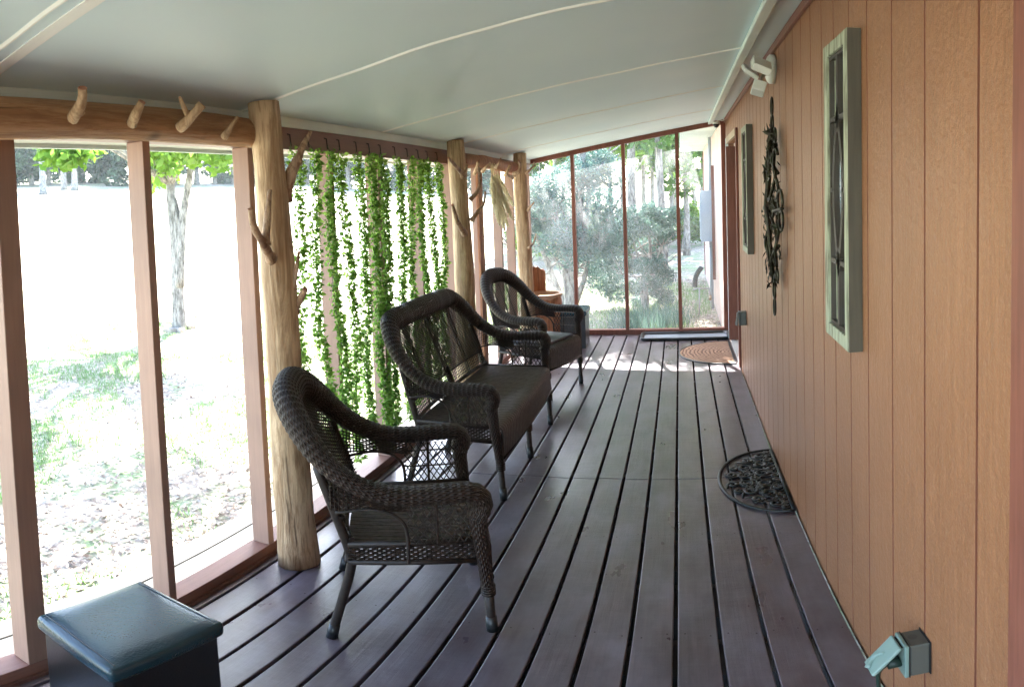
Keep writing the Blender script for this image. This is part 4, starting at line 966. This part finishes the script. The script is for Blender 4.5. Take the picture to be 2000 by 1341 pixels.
# beyond the end wall
def gm2(x, y): return (x < .5) & (np.sin(x*2.1)*np.sin(y*1.7)+.4*np.sin(x*5+y*3) > -.35)
o = tufts('tall_grass', 1500, 8, (-4, .5, 8.2, 14), gm2, .20, M['grass']); tag(o, 'loose green ground cover beyond the end wall screens', 'ground cover')
gp = at(1270, 610, Y=9.6); 
def gm3(x, y): return ((x-gp.x)**2+(y-9.6)**2 < .32)
o = tufts('fern_clump', 260, 10, (gp.x-.6, gp.x+.6, 9.0, 10.2), gm3, .36, M['juni']); o['label'] = 'tall upright green fern clump beyond the end wall'; o['category'] = 'fern clump'
n = 14000; X = rng.uniform(-4.5, .55, n); Y = rng.uniform(7.95, 15, n); Z = np.array([ground_z(a, b) for a, b in zip(X, Y)])+.01+rng.random(n)*.02
u = rng.normal(size=(n, 3)); u[:,2] *= .3; u /= np.linalg.norm(u, axis=1)[:,None]; w = np.cross(u, np.array([0,0,1.])+rng.normal(size=(n,3))*.3); w /= np.linalg.norm(w, axis=1)[:,None]; s = (.014+.02*rng.random(n))[:,None]
o = quads(np.stack([X, Y, Z], 1), u*s, w*s*.55, 'fallen_leaf_bed', M['litter']); tag(o, 'brown fallen leaves under the juniper beyond the end wall', 'leaf litter', kind='stuff')
def juniper(x, y, label, trunks, cl, per, seed, size=.055):
    z0 = ground_z(x, y); root = empty('juniper_bush', (x, y, z0)); tag(root, label, 'bush', 'bushes beyond the end wall'); g = random.Random(seed); b = MB()
    ends = []
    for (dx, dy, h, r0) in trunks:
        P = [(0+dx*.15*math.cos(seed+h), 0, -.05), (dx*.25+g.uniform(-.1,.1), dy*.3, h*.3), (dx*.6+g.uniform(-.1,.1), dy*.6, h*.62), (dx, dy, h)]
        Q = spline(P, 7); k = len(Q); b.tube(Q, [r0*(1-.7*i/(k-1)) for i in range(k)], 8)
        for _ in range(7):
            i = g.randrange(k//3, k); e = Q[i]+Vector((g.uniform(-.7,.7), g.uniform(-.5,.5), g.uniform(0,.7))); m2_ = Q[i].lerp(e, .5)+Vector((g.uniform(-.1,.1), g.uniform(-.1,.1), -.06))
            b.tube(spline([Q[i], m2_, e], 4), [r0*.35*(1-.7*j/8) for j in range(9)], 6)
            for __ in range(3):
                e2 = e+Vector((g.uniform(-.35,.35), g.uniform(-.3,.3), g.uniform(-.1,.4))); b.tube([m2_.lerp(e, .6), e2], [r0*.13, r0*.05], 5)
    b.build('stems', M['bark'], root, True); foliage(cl, per, size, 'foliage', M['juni'], root, .20, .3); return root
def pc(lst, Y, r, root_xy):
    z0 = ground_z(*root_xy); out = []
    for i, (x, y) in enumerate(lst):
        p = at(x, y, Y=Y+((i*53) % 17-8)*.07); out.append((p.x-root_xy[0], p.y-root_xy[1], p.z-z0, r*(.8+.05*(i % 5)), r*1.1, r*(.65+.05*(i % 4))))
    return out
jb = at(1112, 600, Y=11.2); jx, jy = jb.x, 11.2
L1 = [(1045,380),(1060,360),(1075,390),(1090,350),(1050,420),(1065,440),(1085,420),(1100,400),(1045,470),(1075,475),(1110,450),(1130,330),(1140,370),(1135,410),(1150,440),(1160,350),(1165,310),(1175,390),(1180,430),(1130,470),(1160,480),(1190,460),(1200,420),(1150,300),(1195,350),(1185,320),(1120,500),(1175,505),(1205,480),(1040,440),(1210,520),(1195,545),(1150,520),(1100,345),(1215,450),(1060,400),(1025,400),(1030,440),(1145,340),(1170,550),(1200,570)]
juniper(jx, jy, 'large blue-green juniper with twisted grey stems filling the two left end screens', [(-.9,.2,2.0,.075),(.5,-.2,5.4,.10),(-.3,-.2,2.3,.085),(.4,.1,2.4,.08),(.9,-.1,1.9,.06),(-1.3,0,1.5,.05),(.1,-.3,1.7,.05)], pc(L1, 11.2, .34, (jx, jy)), 560, 3, .047)
foliage([(x_-jx, y_-11.2, z_, .45, .45, .38) for x_, y_, z_ in [(-2.0,11,4.6),(-1.6,11.1,5.0),(-1.15,10.9,4.7),(-1.6,11,5.6),(-1.1,11,5.5),(-2.1,11.2,5.3),(-1.35,10.8,4.9),(-.8,11.1,5.1),(-1.7,11.1,5.2),(-.9,10.9,4.5),(-1.5,11,4.3),(-1.2,11,5.9),(-2.2,11.2,4.8),(-2.4,11,5.6),(-1.0,11,4.9),(-.6,11,5.5),(-.7,11,4.8)]], 620, .085, 'added_shade_foliage', M['juni'], [o for o in bpy.data.objects if o.name == 'juniper_bush'][0], .3, .1)  # unseen crown added in the sun's path to shade the far floor
jb = at(1262, 610, Y=10.9); jx2 = jb.x
L2 = [(1268,410),(1285,420),(1300,430),(1255,440),(1275,450),(1290,465),(1305,450),(1262,480),(1275,500),(1260,520),(1285,520),(1300,540),(1265,550),(1245,560),(1280,565),(1300,580),(1250,590),(1315,420),(1240,450),(1235,420),(1238,520)]
juniper(jx2, 10.9, 'smaller dark green bush in the third end screen', [(0,.1,1.7,.05),(.3,0,1.2,.04),(-.2,0,1.3,.04)], pc(L2, 10.9, .21, (jx2, 10.9)), 520, 8, .042)
# woods beyond
kk = 0
for px, dd, w_, r_, m_ in ((1045,24,2.4,.14,'green'),(1085,30,3,.16,'dark'),(1130,27,2.6,.14,'lime'),(1168,22,2.2,.11,'lime'),(1192,30,3,.16,'green'),(1233,19,1.8,.20,'green'),(1256,29,2.6,.15,'lime'),(1290,17,1.5,.16,'green'),(1312,26,2.4,.14,'lime'),(1338,20,1.7,.13,'green'),(1355,31,2.5,.16,'lime'),(1372,26,2.2,.15,'green'),(1215,36,3.2,.2,'lime'),(1275,38,3.2,.2,'green'),(1150,38,3.4,.2,'green'),(1320,40,3.2,.2,'green'),(1100,40,3.4,.2,'lime')):
    d = ray(px, 370); hd = math.hypot(d[0], d[1]); x = d[0]/hd*dd; y = d[1]/hd*dd
    tree(x, y, 11, r_*.62, (0, 0, 6.6 if kk % 3 else 5.6), (w_, w_, 3.6), 26, 190, .13 if dd < 24 else .17, M[m_], ['slender grey trunked', 'tall leafy', 'thin pale trunked'][kk % 3]+' tree in the woods beyond the end wall', 'tree', 'woods beyond the end wall', seed=200+kk, br=8, cr=.75, name='woodland_tree'); kk += 1
# low understorey so that the far edge of the ground is broken up
for k, (px, dd) in enumerate(((1050,20),(1080,18),(1120,22),(1160,25),(1190,17),(1225,24),(1250,20),(1300,25),(1330,22),(1350,28),(1368,23))):
    d = ray(px, 400); hd = math.hypot(d[0], d[1]); x = d[0]/hd*dd; y = d[1]/hd*dd; z0 = ground_z(x, y)
    root = empty('shrub', (x, y, z0)); tag(root, 'loose green shrub in the undergrowth of the woods', 'shrub', 'undergrowth shrubs')
    b = MB(); b.tube([(0,0,-.05), (.05,0,.6), (.1,.05,1.1)], [.03,.02,.01], 6); b.build('stem', M['bark'], root)
    foliage(clumps_in(9, (0,0,.75), (.9,.9,.5), .38, k), 150, .075, 'foliage', M[('green','lime')[k % 2]], root, .5)

# the rest of the house beyond the end wall, with its meter box and pipes
hx = WX+.03; hb = empty('house_extension', (hx, 12, 0)); tag(hb, 'sunlit house wall continuing outside beyond the end wall', 'house')
o = siding('siding', FY+.08, 15.6, ground_z(.6, 12)-.1, 2.62, X=hx, gro=[FY+.3+.2135*i for i in range(34)], material=M['extsiding']); put(o, hb)
b = MB(); b.box(hx-.55, hx+3, FY+.35, 16.0, 2.64, 2.70); put(b.build('eave', M['white']), hb)
b = MB(); b.box(hx+.061, hx+3, FY+.08, 15.6, -.4, 2.62); put(b.build('house_body', M['extsiding']), hb)
b = MB(); b.box(hx-.02, hx-.001, 15.50, 15.60, -.3, 2.60); put(b.build('corner_board', M['trim']), hb)
mbx = empty('meter_box', (hx, 11.2, 0)); tag(mbx, 'blue-grey electric meter box on the house wall outside, with a conduit below', 'meter box')
z1 = at(1378, 372, Y=11).z; z0 = at(1378, 472, Y=11).z; x0 = at(1369, 420, Y=11).x
b = MB(); b.box(x0-hx, -.002, -.18, .18, z0, z1); o = b.build('cabinet', M['meter'], mbx); bevel(o, .01)
b = MB(); b.box(x0-hx-.012, x0-hx-.001, -.16, .16, z0+.03, z1-.03); q = b.build('cabinet_door', M['meter']); q.parent = o
b = MB(); b.tube([(-.06, 0, z0), (-.06, 0, -.35)], .032, 12); b.build('conduit', M['pvc'], mbx, True); b = MB(); b.tube([(-.05, .1, z1), (-.05, .1, 2.60)], .028, 12); b.build('service_conduit', M['pvc'], mbx, True)
dn = MB(); dy = at(1392, 400, X=hx-.03).y; dn.box(hx-.05, hx-.002, dy-.02, dy+.02, .2, 2.1); o = dn.build('cable_cover', M['trim']); tag(o, 'thin brown vertical cable cover on the outside house wall', 'cable cover')
# spigot riser with short cross pipe, and corrugated drain pipe
sp = empty('yard_spigot', tuple(at(1366, 610, Y=10))); tag(sp, 'thin metal spigot riser standing by the outside house wall', 'spigot')
rel = lambda x, y: at(x, y, Y=10)-Vector(sp.location)
b = MB(); b.tube([rel(1366, 616), rel(1366, 563)], .012, 8); b.tube([rel(1353, 566), rel(1362, 563), rel(1386, 563)], .012, 8); b.tube([rel(1385, 563), rel(1387, 584)], .013, 8); b.build('pipes', mat('galvanised_pipe', (.30, .28, .27), .45, .5, .5), sp, True)
b = MB(); b.tube([rel(1386.5, 576), rel(1387, 586)], .024, 10); b.build('valve', mat('brass_valve', (.30, .22, .14), .4, .5, .7), sp, True)
b = MB(); P = spline([at(1357, 560, Y=10.1), at(1358, 545, Y=10.1), at(1363, 532, Y=10.1), at(1371, 521, Y=10.1)], 14); b.tube(P, .040, 14, rfun=lambda L, a: 1+.09*math.sin(2*math.pi*L/.022))
o = b.build('drain_pipe', M['rubber'], None, True); tag(o, 'short curved black corrugated drain pipe beside the spigot', 'drain pipe')

# haze: pale summer air that fades the tree line
hz = MB(); hz.box(-150, 120, -120, 150, -2, 26)
hm_ = bpy.data.materials.new('summer_haze'); hm_.use_nodes = True; t = hm_.node_tree; t.nodes.remove(t.nodes['Principled BSDF'])
pv = t.nodes.new('ShaderNodeVolumePrincipled'); pv.inputs['Color'].default_value = (.86, .96, .97, 1); pv.inputs['Density'].default_value = .0005; pv.inputs['Anisotropy'].default_value = .3
t.links.new(pv.outputs[0], t.nodes['Material Output'].inputs['Volume'])
ho = hz.build('haze', hm_); tag(ho, kind='stuff')

# number words for rows of look-alikes: place in the row, counted from the left as one sees them
ORD = ['first','second','third','fourth','fifth','sixth','seventh','eighth','ninth','tenth','eleventh','twelfth','thirteenth','fourteenth','fifteenth','sixteenth','seventeenth','eighteenth','nineteenth','twentieth','twenty-first','twenty-second','twenty-third','twenty-fourth','twenty-fifth','twenty-sixth','twenty-seventh','twenty-eighth','twenty-ninth','thirtieth','thirty-first','thirty-second','thirty-third','thirty-fourth']
def order_labels(grp, fmt):
    by = {}
    for o in [o for o in bpy.data.objects if o.get('group') == grp and o.parent is None]: by.setdefault(o['label'], []).append(o)
    for lab, L in by.items():
        L.sort(key=lambda o: math.atan2(o.location.x, o.location.y))
        for i, o in enumerate(L): o['label'] = fmt % (lab, ORD[i])
order_labels('tree line beyond the field', '%s, %s such from the left')
order_labels('woods beyond the end wall', '%s, %s such from the left')
order_labels('undergrowth shrubs', '%s, %s from the left')
order_labels('stones round the shade tree', '%s, %s from the left')
